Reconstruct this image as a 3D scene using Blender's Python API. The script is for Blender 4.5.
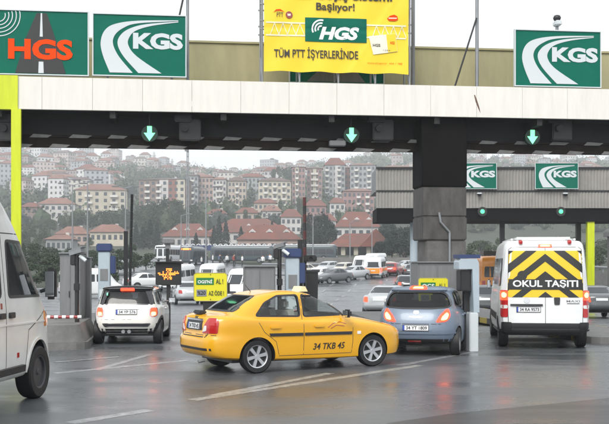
import bpy, bmesh, math, random
import numpy as np
from mathutils import Vector, Matrix
from mathutils.bvhtree import BVHTree
R = math.radians
for o in list(bpy.data.objects): bpy.data.objects.remove(o)
SC = bpy.context.scene
COL = SC.collection

# ---------------------------------------------------------------- camera
F = 1000.0            # focal length in photo pixels (photo is 609 px wide)
CX, HY, CH = 304.5, 263.0, 2.0
cam = bpy.data.cameras.new('camera'); cam_o = bpy.data.objects.new('camera', cam); COL.objects.link(cam_o)
cam.sensor_width = 36.0; cam.lens = 36.0 * F / 609.0
cam.shift_y = (HY - 212.0) / 609.0
cam.clip_start = 0.1; cam.clip_end = 6000
cam_o.location = (0, 0, CH); cam_o.rotation_euler = (R(90), 0, 0)
SC.camera = cam_o

# ---------------------------------------------------------------- sky, sun, exposure
SUN_EL, SUN_AZ = 44, 200           # degrees; azimuth clockwise from +Y: behind the camera, a little left
W = bpy.data.worlds.new('World'); SC.world = W; W.use_nodes = True
nt = W.node_tree; nt.nodes.clear()
sky = nt.nodes.new('ShaderNodeTexSky'); sky.sky_type = 'NISHITA'; sky.sun_disc = False
sky.sun_elevation = R(SUN_EL); sky.sun_rotation = R(SUN_AZ); sky.dust_density = 6; sky.air_density = 1.2
hs = nt.nodes.new('ShaderNodeHueSaturation'); hs.inputs['Saturation'].default_value = 0.12
mx = nt.nodes.new('ShaderNodeMix'); mx.data_type = 'RGBA'; mx.inputs[0].default_value = 0.6
mx.inputs[7].default_value = (8.2, 8.6, 9.0, 1)       # even cloud layer
bg = nt.nodes.new('ShaderNodeBackground'); bg.inputs['Strength'].default_value = 0.15
wo = nt.nodes.new('ShaderNodeOutputWorld')
nt.links.new(sky.outputs[0], hs.inputs['Color']); nt.links.new(hs.outputs[0], mx.inputs[6])
nt.links.new(mx.outputs[2], bg.inputs[0]); nt.links.new(bg.outputs[0], wo.inputs[0])
sl = bpy.data.lights.new('sun', 'SUN'); sl.energy = 1.4; sl.angle = R(25); sl.color = (1, .97, .92)
so = bpy.data.objects.new('sun', sl); COL.objects.link(so)
so.rotation_euler = (R(90 - SUN_EL), 0, R(180 - SUN_AZ))
SC.view_settings.view_transform = 'Standard'; SC.view_settings.look = 'None'
SC.view_settings.gamma = 1; SC.view_settings.use_curve_mapping = False
SC.view_settings.exposure = 0.36
SC.render.engine = 'CYCLES'
SC.cycles.use_denoising = True
SC.cycles.max_bounces = 6; SC.cycles.transparent_max_bounces = 10; SC.cycles.volume_bounces = 1
SC.cycles.caustics_reflective = False; SC.cycles.caustics_refractive = False

# ---------------------------------------------------------------- helpers
class G:
    """collects shapes; build() links them as ONE mesh object"""
    def __init__(s): s.v = []; s.f = []; s.m = []
    def add(s, vs, fs, mi=0):
        b = len(s.v); s.v += [tuple(p) for p in vs]
        for f in fs: s.f.append(tuple(b + i for i in f)); s.m.append(mi)
        return s
    def box(s, c, d, rz=0, mi=0, tilt=None):
        x, y, z = d[0]/2, d[1]/2, d[2]/2
        P = [Vector((a*x, b*y, e*z)) for e in (-1, 1) for b in (-1, 1) for a in (-1, 1)]
        M = Matrix.Rotation(rz, 3, 'Z')
        if tilt: M = M @ Matrix.Rotation(tilt[1], 3, tilt[0])
        P = [M @ p + Vector(c) for p in P]
        return s.add(P, [(0,2,3,1),(4,5,7,6),(0,1,5,4),(2,6,7,3),(0,4,6,2),(1,3,7,5)], mi)
    def bbox(s, c, d, b=.02, rz=0, mi=0):
        """box with chamfered edges"""
        bm = bmesh.new(); bmesh.ops.create_cube(bm, size=1)
        for v in bm.verts: v.co = Vector((v.co.x*d[0], v.co.y*d[1], v.co.z*d[2]))
        bmesh.ops.bevel(bm, geom=list(bm.edges), offset=b, segments=2, affect='EDGES')
        M = Matrix.Rotation(rz, 3, 'Z')
        s.add([M @ v.co + Vector(c) for v in bm.verts], [[v.index for v in f.verts] for f in bm.faces], mi); bm.free()
        return s
    def tube(s, p0, p1, r0, r1=None, n=10, mi=0):
        r1 = r0 if r1 is None else r1
        p0, p1 = Vector(p0), Vector(p1); d = (p1-p0).normalized()
        a = d.orthogonal().normalized(); b = d.cross(a)
        vs = [p + (a*math.cos(t)+b*math.sin(t))*r for p, r in ((p0, r0), (p1, r1)) for t in [2*math.pi*i/n for i in range(n)]]
        fs = [(i, (i+1) % n, n+(i+1) % n, n+i) for i in range(n)] + [tuple(range(n-1, -1, -1)), tuple(range(n, 2*n))]
        return s.add(vs, fs, mi)
    def path(s, pts, r, n=8, mi=0):
        for a, b in zip(pts, pts[1:]): s.tube(a, b, r, n=n, mi=mi)
        return s
    def prism(s, poly, y0, y1, axes='xz', mi=0):
        """polygon in the plane axes, extruded along the third axis"""
        n = len(poly); k = {'xz': lambda a, b, t: (a, t, b), 'yz': lambda a, b, t: (t, a, b), 'xy': lambda a, b, t: (a, b, t)}[axes]
        vs = [k(a, b, y0) for a, b in poly] + [k(a, b, y1) for a, b in poly]
        fs = [(i, (i+1) % n, n+(i+1) % n, n+i) for i in range(n)] + [tuple(range(n-1, -1, -1)), tuple(range(n, 2*n))]
        return s.add(vs, fs, mi)
    def lathe(s, prof, n=24, axis='z', c=(0,0,0), mi=0):
        """prof: list of (radius, height); open ends are closed at r=0"""
        vs = []; c = Vector(c)
        for r, h in prof:
            for i in range(n):
                t = 2*math.pi*i/n; a, b = r*math.cos(t), r*math.sin(t)
                vs.append(c + Vector({'z': (a, b, h), 'y': (a, h, b), 'x': (h, a, b)}[axis]))
        m = len(prof)
        fs = [(j*n+i, j*n+(i+1) % n, (j+1)*n+(i+1) % n, (j+1)*n+i) for j in range(m-1) for i in range(n)]
        return s.add(vs, fs, mi)
    def build(s, name, mats, parent=None, smooth=None, loc=None, rz=0):
        me = bpy.data.meshes.new(name); me.from_pydata(s.v, [], s.f)
        for m in (mats if isinstance(mats, (list, tuple)) else [mats]): me.materials.append(m)
        if len(me.polygons): me.polygons.foreach_set('material_index', s.m)
        bm = bmesh.new(); bm.from_mesh(me); bmesh.ops.recalc_face_normals(bm, faces=bm.faces); bm.to_mesh(me); bm.free()
        if smooth:
            me.shade_smooth(); me.set_sharp_from_angle(angle=R(smooth))
        me.update()
        return link(name, me, parent, loc, rz)
def link(name, me, parent=None, loc=None, rz=0):
    o = bpy.data.objects.new(name, me); COL.objects.link(o)
    if parent: o.parent = parent
    if loc: o.location = loc
    if rz: o.rotation_euler = (0, 0, rz)
    return o
def tag(o, label=None, cat=None, group=None, kind=None):
    if label: o['label'] = label
    if cat: o['category'] = cat
    if group: o['group'] = group
    if kind: o['kind'] = kind
    return o
def thing(name, label, cat, loc=(0,0,0), rz=0, group=None):
    o = bpy.data.objects.new(name, None); COL.objects.link(o); o.empty_display_size = .2
    o.location = loc; o.rotation_euler = (0, 0, rz)
    return tag(o, label, cat, group)
def struct(o): o['kind'] = 'structure'; return o
def copy_tree(o, parent=None):
    c = o.copy(); COL.objects.link(c)
    if parent: c.parent = parent
    for ch in o.children: copy_tree(ch, c)
    return c
_tm = {}
def text_geo(s, bold=0.0, shear=0.0):
    """flat letters as (verts2d, faces), normalised to cap height 1, centred"""
    k = (s, bold, shear)
    if k in _tm: return _tm[k]
    cu = bpy.data.curves.new('t', 'FONT'); cu.body = s; cu.size = 1.4; cu.offset = bold; cu.shear = shear; cu.resolution_u = 3
    cu.fill_mode = 'FRONT'
    o = bpy.data.objects.new('t', cu); COL.objects.link(o)
    dg = bpy.context.evaluated_depsgraph_get(); me = bpy.data.meshes.new_from_object(o.evaluated_get(dg))
    v = np.array([(p.co.x, p.co.y) for p in me.vertices]); f = [tuple(p.vertices) for p in me.polygons]
    bpy.data.objects.remove(o); bpy.data.curves.remove(cu); bpy.data.meshes.remove(me)
    c = (v.max(0)+v.min(0))/2; v = v - c
    _tm[k] = (v, f); return _tm[k]
def text_on(name, s, w, h, mat, parent, c, bold=.02, shear=0., depth=.006):
    """letters on a board facing local -Y, w x h metres, centred at c"""
    v, f = text_geo(s, bold, shear); e = v.max(0)-v.min(0)
    vs = [(c[0]+p[0]/e[0]*w, c[1], c[2]+p[1]/e[1]*h) for p in v]
    g = G(); g.add(vs, f)
    g.add([(a, b+depth, d) for a, b, d in vs], [])
    return g.build(name, mat, parent)
def gx(px, d): return (px-CX)/F*d
def gz(py, d): return CH+(HY-py)/F*d

# ---------------------------------------------------------------- materials
def mat(name, col, rough=.5, metal=0., spec=.5, var=0., scale=3., bump=0., bscale=40., coat=0., emit=0., ecol=None, c2=None, alpha=None, rvar=0., stretch=None):
    m = bpy.data.materials.new(name); m.use_nodes = True; n = m.node_tree.nodes; l = m.node_tree.links
    p = n['Principled BSDF']; c = (*col, 1) if len(col) == 3 else col
    p.inputs['Base Color'].default_value = c; p.inputs['Roughness'].default_value = rough
    p.inputs['Metallic'].default_value = metal; p.inputs['Specular IOR Level'].default_value = spec
    p.inputs['Coat Weight'].default_value = coat; p.inputs['Coat Roughness'].default_value = .06
    if emit:
        p.inputs['Emission Color'].default_value = (*(ecol or col), 1); p.inputs['Emission Strength'].default_value = emit
    if var or bump or rvar:
        tc = n.new('ShaderNodeTexCoord')
    if var or rvar:
        no = n.new('ShaderNodeTexNoise'); no.inputs['Scale'].default_value = scale; no.inputs['Detail'].default_value = 6; no.inputs['Roughness'].default_value = .65
        if stretch:      # streaks: noise drawn out along one axis
            mp = n.new('ShaderNodeMapping'); mp.inputs['Scale'].default_value = stretch; l.new(tc.outputs['Object'], mp.inputs[0]); l.new(mp.outputs[0], no.inputs['Vector'])
        else: l.new(tc.outputs['Object'], no.inputs['Vector'])
    if var:
        r = n.new('ShaderNodeValToRGB'); r.color_ramp.elements[0].position = .3; r.color_ramp.elements[1].position = .7
        b = c2 or [x*(1-var) for x in col[:3]]
        r.color_ramp.elements[0].color = (*b, 1); r.color_ramp.elements[1].color = c
        l.new(no.outputs['Fac'], r.inputs[0]); l.new(r.outputs[0], p.inputs['Base Color'])
    if rvar:
        mr = n.new('ShaderNodeMapRange'); mr.inputs[1].default_value = .3; mr.inputs[2].default_value = .7
        mr.inputs[3].default_value = max(0.02, rough-rvar); mr.inputs[4].default_value = min(1, rough+rvar)
        l.new(no.outputs['Fac'], mr.inputs[0]); l.new(mr.outputs[0], p.inputs['Roughness'])
    if bump:
        nb = n.new('ShaderNodeTexNoise'); nb.inputs['Scale'].default_value = bscale; nb.inputs['Detail'].default_value = 5
        l.new(tc.outputs['Object'], nb.inputs['Vector'])
        bu = n.new('ShaderNodeBump'); bu.inputs['Strength'].default_value = bump; bu.inputs['Distance'].default_value = .02
        l.new(nb.outputs['Fac'], bu.inputs['Height']); l.new(bu.outputs[0], p.inputs['Normal'])
    return m
def glass(name, tint=(.35,.38,.38), refl=1.0):
    m = bpy.data.materials.new(name); m.use_nodes = True; n = m.node_tree.nodes; l = m.node_tree.links; n.clear()
    t = n.new('ShaderNodeBsdfTransparent'); t.inputs[0].default_value = (*tint, 1)
    g = n.new('ShaderNodeBsdfGlossy'); g.inputs['Roughness'].default_value = .03
    f = n.new('ShaderNodeFresnel'); f.inputs['IOR'].default_value = 1.5
    ge = n.new('ShaderNodeNewGeometry'); mr = n.new('ShaderNodeMapRange'); mr.inputs[3].default_value = 1.5; mr.inputs[4].default_value = 1/1.5     # same reflection from both faces of the pane
    l.new(ge.outputs['Backfacing'], mr.inputs[0]); l.new(mr.outputs[0], f.inputs['IOR'])
    x = n.new('ShaderNodeMixShader'); o = n.new('ShaderNodeOutputMaterial')
    l.new(f.outputs[0], x.inputs[0]); l.new(t.outputs[0], x.inputs[1]); l.new(g.outputs[0], x.inputs[2]); l.new(x.outputs[0], o.inputs[0])
    return m
M = {}
M['yellow'] = mat('taxi_paint', (.74,.365,.003), .26, coat=.6, var=.05, scale=2)
M['mini_white'] = mat('cream_white_paint', (.80,.78,.72), .3, coat=.7, var=.06, scale=2)
M['black_paint'] = mat('black_paint', (.012,.012,.014), .2, coat=.8)
M['blue_grey'] = mat('blue_grey_paint', (.15,.195,.26), .35, metal=.1, coat=.25, var=.08, scale=2)
M['white_paint'] = mat('white_paint', (.75,.76,.76), .35, coat=.4, var=.08, scale=1.5)
M['silver'] = mat('silver_paint', (.48,.50,.51), .3, metal=.4, coat=.6)
M['dark_grey'] = mat('dark_grey_paint', (.09,.095,.10), .3, coat=.6)
M['red_paint'] = mat('red_paint', (.28,.03,.03), .3, coat=.6)
M['orange'] = mat('orange_paint', (.85,.29,.008), .35, coat=.4, var=.15, scale=1)
M['beige'] = mat('beige_paint', (.5,.47,.40), .3, coat=.6)
M['rubber'] = mat('black_rubber', (.010,.010,.011), .6, var=.3, scale=8)
M['trim'] = mat('black_plastic', (.02,.02,.022), .45)
M['alloy'] = mat('alloy_rim', (.55,.56,.58), .3, metal=.8)
M['steel_dark'] = mat('dark_wheel_disc', (.05,.05,.055), .5)
M['glass_car'] = glass('car_glass', (.82,.86,.85))
M['glass_dark'] = glass('tinted_rear_glass', (.15,.165,.17))
M['pane_dark'] = mat('dark_window_glass', (.012,.015,.018), .06, spec=.7)
M['pane_grey'] = mat('grey_window_glass', (.03,.035,.04), .12, spec=.6)
M['cabin'] = mat('cabin_fabric', (.035,.035,.038), .8)
M['cabin_light'] = mat('pale_cabin_fabric', (.42,.41,.38), .8)
M['lamp_red'] = mat('red_lamp_lens', (.42,.012,.012), .15, coat=.6)
M['lamp_white'] = mat('clear_lamp_lens', (.7,.68,.66), .15, coat=.6)
M['lamp_amber'] = mat('amber_lamp_lens', (.7,.22,.02), .15, coat=.6)
M['brake_red'] = mat('lit_brake_lamp_red', (.5,.02,.01), .2, emit=4.0, ecol=(1,.035,.012))
M['brake_hot'] = mat('lit_brake_lamp_core', (.6,.1,.03), .2, emit=9.0, ecol=(1,.26,.07))
M['head_lit'] = mat('lit_headlamp', (.9,.9,.9), .2, emit=3.0, ecol=(1,.98,.92))
M['plate'] = mat('number_plate_white', (.72,.73,.73), .4)
M['plate_ink'] = mat('number_plate_black', (.012,.012,.014), .5)
M['plate_blue'] = mat('number_plate_blue', (.02,.06,.35), .5)
M['chrome'] = mat('chrome', (.6,.6,.62), .15, metal=1)
M['mirror'] = mat('mirror_glass', (.7,.72,.74), .03, metal=1)
M['van_dirty'] = mat('white_paint_with_road_dirt', (.80,.79,.76), .38, coat=.35, var=.2, scale=1.1)
M['sign_yellow'] = mat('warning_yellow', (.72,.50,.015), .5)
M['sign_black'] = mat('warning_black', (.014,.014,.014), .5)
M['letter_white'] = mat('white_lettering', (.8,.8,.8), .5)
M['green'] = mat('sign_green', (.0005,.125,.082), .55, spec=.12, var=.1, scale=2)
M['sign_white'] = mat('sign_white', (.56,.60,.61), .5)
M['sign_orange'] = mat('sign_orange_red', (.80,.060,.002), .6, spec=.1)
M['banner'] = mat('banner_yellow_vinyl', (.80,.57,.018), .5, var=.1, scale=1.2, c2=(.80,.60,.02))
M['banner_pale'] = mat('banner_show_through', (.83,.80,.55), .5, var=.2, scale=6)
M['banner_ink'] = mat('banner_black_ink', (.03,.025,.02), .6)
M['pale_card'] = mat('pale_card_print', (.78,.74,.58), .5)
M['lime'] = mat('lime_yellow_paint', (.58,.66,.008), .45, var=.18, scale=2, stretch=(3,3,.4))
M['fascia'] = mat('cream_fascia_panel', (.74,.715,.655), .5, var=.13, scale=2.2, stretch=(2.2,2.2,.28))
M['olive'] = mat('olive_parapet', (.37,.335,.18), .7, var=.22, scale=1.6, bump=.1, stretch=(1.6,1.6,.35))
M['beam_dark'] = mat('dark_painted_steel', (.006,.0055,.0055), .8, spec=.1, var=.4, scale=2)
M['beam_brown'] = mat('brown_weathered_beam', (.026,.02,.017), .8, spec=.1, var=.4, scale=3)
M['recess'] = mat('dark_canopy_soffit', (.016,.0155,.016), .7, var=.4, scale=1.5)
M['white_dash'] = mat('worn_white_paint', (.22,.22,.21), .6, var=.3, scale=5)
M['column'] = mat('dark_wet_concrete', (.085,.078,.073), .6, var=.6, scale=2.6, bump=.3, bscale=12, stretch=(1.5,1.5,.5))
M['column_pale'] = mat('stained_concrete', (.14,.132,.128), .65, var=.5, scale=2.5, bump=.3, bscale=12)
M['concrete'] = mat('grey_concrete', (.19,.187,.18), .7, var=.35, scale=2.5, bump=.3, bscale=25)
M['corr'] = mat('corrugated_grey_sheet', (.30,.285,.26), .55, var=.25, scale=.8)
M['metal_grey'] = mat('galvanised_metal', (.28,.29,.30), .45, metal=.5, var=.2, scale=2)
M['box_grey'] = mat('grey_cabinet', (.20,.205,.21), .5, var=.25, scale=2, stretch=(3,3,.5))
M['pale_blue'] = mat('pale_blue_grey_cabinet', (.40,.47,.52), .4, var=.12, scale=3)
M['cap_blue'] = mat('blue_plastic', (.025,.045,.13), .4)
M['black'] = mat('black_metal', (.014,.014,.015), .45)
M['red_stripe'] = mat('red_stripe', (.07,.012,.012), .4)
M['led_green'] = mat('lit_green_arrow', (.2,.8,.5), .3, emit=1.15, ecol=(.20,.95,.38))
M['led_amber'] = mat('lit_amber_led', (.8,.25,.02), .3, emit=3.5, ecol=(1,.16,.02))
M['kerb_yellow'] = mat('kerb_yellow_paint', (.5,.38,.05), .6, var=.4, scale=4)
M['kerb_black'] = mat('kerb_dark_paint', (.04,.04,.04), .6)
M['rust'] = mat('rust_stain', (.12,.07,.05), .8)
# ---------------------------------------------------------------- terrain
RIDGE_PX = [-700,-100, 0, 40, 100, 130, 160, 200, 237, 262, 300, 345, 380, 420, 480, 620, 1300]
RIDGE_Y  = [ 156, 153,153,154, 161, 164, 166, 173, 178, 175, 170, 166, 158, 160, 162, 163, 165]
DK = np.array([-40, 30, 48, 80, 110, 190, 320, 450, 600, 800, 1250, 1320.])
def ground(x, y):
    px = CX + F*x/max(y, 40.) if y > 40 else CX + F*x/40.
    ry = np.interp(px, RIDGE_PX, RIDGE_Y); zr = CH+(HY-ry)*1.25
    k = (zr-20)/120.
    hk = [0, 0, -.6, -.65, .5, 2.9, 7, 20, 42, 20+55*max(k, .75), zr, zr-6]
    z = float(np.interp(y, DK, hk))
    return z
def pos(px, d, dz=0.):
    x = gx(px, d); return (x, d, ground(x, d)+dz)

gm = mat('grass_and_earth', (.020,.031,.013), .9, var=.5, scale=.08, c2=(.036,.037,.022), bump=.4, bscale=.8)
ys = list(np.linspace(-40, 30, 8)) + list(np.linspace(35, 130, 24)) + list(np.linspace(140, 460, 33)) + list(np.linspace(480, 1320, 33)) 
g = G(); NX = 61
for y in ys:
    hw = 60 + max(y, 0)*.55
    for i in range(NX):
        x = -hw + 2*hw*i/(NX-1); g.v.append((x, y, ground(x, y) + (.0 if y < 600 else 3*math.sin(x*.021+y*.013)*math.sin(y*.011-x*.007))))
for j in range(len(ys)-1):
    for i in range(NX-1): g.f.append((j*NX+i, j*NX+i+1, (j+1)*NX+i+1, (j+1)*NX+i)); g.m.append(0)
struct(g.build('ground', gm, smooth=180))

# wet asphalt
def asphalt(name, col, r0, r1):
    m = bpy.data.materials.new(name); m.use_nodes = True; n = m.node_tree.nodes; l = m.node_tree.links; p = n['Principled BSDF']
    tc = n.new('ShaderNodeTexCoord'); mp = n.new('ShaderNodeMapping'); mp.inputs['Scale'].default_value = (.30, .75, 1)
    l.new(tc.outputs['Object'], mp.inputs[0])
    big = n.new('ShaderNodeTexNoise'); big.inputs['Scale'].default_value = 1.0; big.inputs['Detail'].default_value = 4; big.inputs['Roughness'].default_value = .5
    l.new(mp.outputs[0], big.inputs['Vector'])
    fine = n.new('ShaderNodeTexNoise'); fine.inputs['Scale'].default_value = 90; fine.inputs['Detail'].default_value = 4
    l.new(tc.outputs['Object'], fine.inputs['Vector'])
    mr = n.new('ShaderNodeMapRange'); mr.inputs[1].default_value = .3; mr.inputs[2].default_value = .7; mr.inputs[3].default_value = r0; mr.inputs[4].default_value = r1
    l.new(big.outputs[0], mr.inputs[0]); l.new(mr.outputs[0], p.inputs['Roughness'])
    r = n.new('ShaderNodeValToRGB'); r.color_ramp.elements[0].position = .3; r.color_ramp.elements[1].position = .75
    r.color_ramp.elements[0].color = (*[c*.35 for c in col], 1); r.color_ramp.elements[1].color = (*[c*1.7 for c in col], 1)
    ad = n.new('ShaderNodeMath'); ad.operation = 'MULTIPLY_ADD'; ad.inputs[1].default_value = .75; l.new(fine.outputs[0], ad.inputs[0])
    sc = n.new('ShaderNodeMath'); sc.operation = 'MULTIPLY'; sc.inputs[1].default_value = .35; l.new(big.outputs[0], sc.inputs[0]); l.new(sc.outputs[0], ad.inputs[2])
    l.new(ad.outputs[0], r.inputs[0]); l.new(r.outputs[0], p.inputs['Base Color'])
    bu = n.new('ShaderNodeBump'); bu.inputs['Strength'].default_value = .35; bu.inputs['Distance'].default_value = .005
    mb = n.new('ShaderNodeTexNoise'); mb.inputs['Scale'].default_value = 55; mb.inputs['Detail'].default_value = 5; l.new(tc.outputs['Object'], mb.inputs['Vector'])
    l.new(mb.outputs[0], bu.inputs['Height']); l.new(bu.outputs[0], p.inputs['Normal'])
    p.inputs['Specular IOR Level'].default_value = .5
    return m
M['asphalt'] = asphalt('wet_asphalt', (.078,.083,.089), .13, .46)
M['asphalt_dark'] = asphalt('fresh_wet_asphalt', (.026,.027,.029), .2, .45)
g = G(); ys2 = [y for y in ys if y <= 200]
def road_x(y):
    if y <= 60: return -60, 60
    t = min(1, (y-60)/35.); return -60*(1-t)+t*(gx(118, y)), 60 + t*10
NR = 41
for y in ys2:
    a, b = road_x(y)
    for i in range(NR):
        x = a+(b-a)*i/(NR-1); g.v.append((x, y, ground(x, y) + (.012 if y <= 30 else .05)))
for j in range(len(ys2)-1):
    if ys2[j+1] > 118: continue
    for i in range(NR-1): g.f.append((j*NR+i, j*NR+i+1, (j+1)*NR+i+1, (j+1)*NR+i)); g.m.append(0)
road = struct(g.build('road', M['asphalt'], smooth=180))
RZ = .012
# a far street that leaves the plaza towards the bus stop
g = G()
pts = [(-9, 112), (-22, 150), (-34, 190)]
for (x, y), wdt in zip(pts, (14, 12, 12)):
    g.v += [(x-wdt, y, ground(x, y)+.12), (x+wdt, y, ground(x, y)+.12)]
g.f = [(0,1,3,2), (2,3,5,4)]; g.m = [0, 0]
struct(g.build('bus_street', M['asphalt']))
# darker patch of newer asphalt, bottom right
def flat(name, poly, m, z):
    g = G(); g.v = [(x, y, z) for x, y in poly]; g.f = [tuple(range(len(poly)))]; g.m = [0]; return struct(g.build(name, m))
def gp(px, py, z=0.):        # a point on the flat plaza seen at that pixel
    d = (CH-z)/((py-HY)/F); return gx(px, d), d
edge = [(330,440),(390,424),(450,415),(520,408),(609,399),(700,391),(860,380)]
flat('newer_asphalt', [gp(*e) for e in edge] + [gp(1500, 392), gp(1500, 700), gp(330, 700)], M['asphalt_dark'], RZ+.004)

# worn road paint
def worn(name, col, amount):
    m = bpy.data.materials.new(name); m.use_nodes = True; n = m.node_tree.nodes; l = m.node_tree.links; p = n['Principled BSDF']
    tc = n.new('ShaderNodeTexCoord'); no = n.new('ShaderNodeTexNoise'); no.inputs['Scale'].default_value = 9; no.inputs['Detail'].default_value = 8; no.inputs['Roughness'].default_value = .75
    l.new(tc.outputs['Object'], no.inputs['Vector'])
    r = n.new('ShaderNodeValToRGB'); r.color_ramp.elements[0].position = amount-.2; r.color_ramp.elements[1].position = amount+.22
    r.color_ramp.elements[0].color = (.06,.06,.062,1); r.color_ramp.elements[1].color = (*col, 1)
    l.new(no.outputs[0], r.inputs[0]); l.new(r.outputs[0], p.inputs['Base Color']); p.inputs['Roughness'].default_value = .3
    return m
M['worn_white'] = worn('worn_white_road_paint', (.45,.44,.40), .47)
M['worn_faint'] = worn('faint_white_road_paint', (.42,.425,.43), .50)
M['worn_yellow'] = worn('worn_yellow_road_paint', (.30,.235,.12), .49)
def line(name, a, b, w, m, z=RZ+.004):
    (x0, y0), (x1, y1) = gp(*a), gp(*b); dx, dy = x1-x0, y1-y0; n = math.hypot(dx, dy); nx, ny = -dy/n*w/2, dx/n*w/2
    g = G(); K = 10; e = random.Random(int(a[0]*7+a[1]))
    for i in range(K+1):
        t = i/K; s = 1+e.uniform(-.12, .12); g.v += [(x0+dx*t-nx*s, y0+dy*t-ny*s, z), (x0+dx*t+nx*s, y0+dy*t+ny*s, z)]
    g.f = [(2*i, 2*i+2, 2*i+3, 2*i+1) for i in range(K)]; g.m = [0]*K
    return g, name, m
def lines(name, segs, m, z=RZ+.002):
    G0 = G()
    for i_, (a, b, w) in enumerate(segs):
        g, _, _ = line(name, a, b, w, m, z+.0015*i_); G0.add(g.v, g.f)
    return struct(G0.build(name, m))
lines('chevron_marking', [((192,401),(420,366),.2), ((212,397),(330,374),.2)], M['worn_white'])
lines('island_hatching', [((55,374),(188,361),.2), ((95,371),(150,355),.16), ((55,363),(120,357.5),.16)], M['worn_faint'])
lines('lane_marking', [((70,424),(150,411),.22)], M['worn_faint'])
lines('lane_edge_marking', [((400,366),(475,352),.18)], M['worn_faint'])
# far lane lines on the plaza
g = G()
for px0, d0, px1, d1 in ((330, 60, 366, 108), (372, 60, 389, 108), (300, 60, 345, 108), (250, 60, 300, 108)):
    for k in range(6):
        t0, t1 = k/6, k/6+.07
        p = [(gx(px0+(px1-px0)*t, d0+(d1-d0)*t), d0+(d1-d0)*t) for t in (t0, t1)]
        g.add([(p[0][0]-.08, p[0][1], ground(*p[0])+.065), (p[0][0]+.08, p[0][1], ground(*p[0])+.065), (p[1][0]+.08, p[1][1], ground(*p[1])+.065), (p[1][0]-.08, p[1][1], ground(*p[1])+.065)], [(0,1,2,3)])
struct(g.build('dashed_lane_marking', M['worn_faint']))

# ---------------------------------------------------------------- toll canopy
GA = R(6.87); GO = Vector((0, 28.55, 0)); GU = Vector((math.cos(GA), math.sin(GA), 0)); GV = Vector((-math.sin(GA), math.cos(GA), 0))
def GP(u, v, z=0.): p = GO+GU*u+GV*v; return (p.x, p.y, z)
def gu(px, v=0.):
    k = (px-CX)/F; return (k*(28.55+v*GV.y) - v*GV.x) / (GU.x - k*GU.y)
def gh(px, py, v=0.): return gz(py, 28.55 + gu(px, v)*GU.y + v*GV.y)
gan = thing('toll_canopy', 'wide cream panelled toll plaza canopy with dark underside spanning the lanes in front', 'toll canopy', GO, GA)
U0, U1 = -19.0, 21.0
ZT, ZB = gh(300, 82.5), gh(300, 114)
limeU = gu(18)
gl, gr_ = G(), G(); seam0 = gu(42); w = 1.375; k0 = int((U0-seam0)/w)
u = seam0 + k0*w
while u < U1:
    a, b = u, min(u+w, U1)
    if b > limeU+.05 or a < limeU-6:
        (gl if b < limeU else gr_).bbox(((a+b)/2, .06, (ZT+ZB)/2), (b-a-.006, .12, ZT-ZB), .003)
    u += w
gl.build('fascia', M['fascia'], gan, smooth=30); gr_.build('fascia', M['fascia'], gan, smooth=30)
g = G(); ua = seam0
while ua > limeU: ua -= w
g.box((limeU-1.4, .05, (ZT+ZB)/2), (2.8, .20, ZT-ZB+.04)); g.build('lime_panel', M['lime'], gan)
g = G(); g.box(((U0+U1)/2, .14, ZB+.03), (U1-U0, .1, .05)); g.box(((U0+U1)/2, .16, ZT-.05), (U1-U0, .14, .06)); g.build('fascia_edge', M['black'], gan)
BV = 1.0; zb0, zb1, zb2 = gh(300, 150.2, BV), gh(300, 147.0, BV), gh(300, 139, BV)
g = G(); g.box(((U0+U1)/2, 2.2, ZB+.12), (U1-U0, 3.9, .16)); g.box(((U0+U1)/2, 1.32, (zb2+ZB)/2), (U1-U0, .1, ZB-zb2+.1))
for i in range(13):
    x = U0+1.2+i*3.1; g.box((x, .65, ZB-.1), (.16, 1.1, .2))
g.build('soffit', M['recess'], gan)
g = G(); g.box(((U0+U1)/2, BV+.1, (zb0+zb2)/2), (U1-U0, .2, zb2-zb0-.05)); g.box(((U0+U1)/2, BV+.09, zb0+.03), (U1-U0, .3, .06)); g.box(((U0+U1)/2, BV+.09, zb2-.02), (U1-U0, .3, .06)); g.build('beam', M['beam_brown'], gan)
g = G(); i = 0; u = U0+.2; rr = random.Random(4)
while u < U1-1.2:      # slanted worn white dashes on the two flanges of the beam
    for zc, off in ((zb0+.035, .55), (zb2-.02, 0.)):
        a = u+off; L = .62+rr.uniform(-.06, .06); g.prism([(a, zc-.055), (a+L*.8, zc-.055), (a+L, zc+.02), (a+L*.18, zc+.05)], BV-.068, BV-.063)
    u += 1.1
g.build('beam_dash', M['white_dash'], gan)
g = G(); a, b = gu(474), gu(478.5); g.prism([(a, gh(475, 95)), (a+.03, gh(475, 95)), (a+.10, gh(475, 101)), (b+.03, gh(475, 108)), (b+.06, gh(475, 113)), (b, gh(475, 109)), (a+.05, gh(475, 102))], -.004, .01); g.build('rust_streak', M['rust'], gan)
# olive parapet behind the roof edge
PV = 2.2
pz = gh(400, 48, PV)
g = G(); g.box(((U0+U1)/2, PV+.1, (pz+ZT-.2)/2), (U1-U0, .2, pz-ZT+.2)); g.box(((U0+U1)/2, PV+.1, pz+.03), (U1-U0, .3, .06)); g.build('parapet', M['olive'], gan)
g = G(); g.box(((U0+U1)/2, 1.15, ZT-.1), (U1-U0, 1.9, .08)); g.build('roof_deck', M['concrete'], gan)
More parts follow.
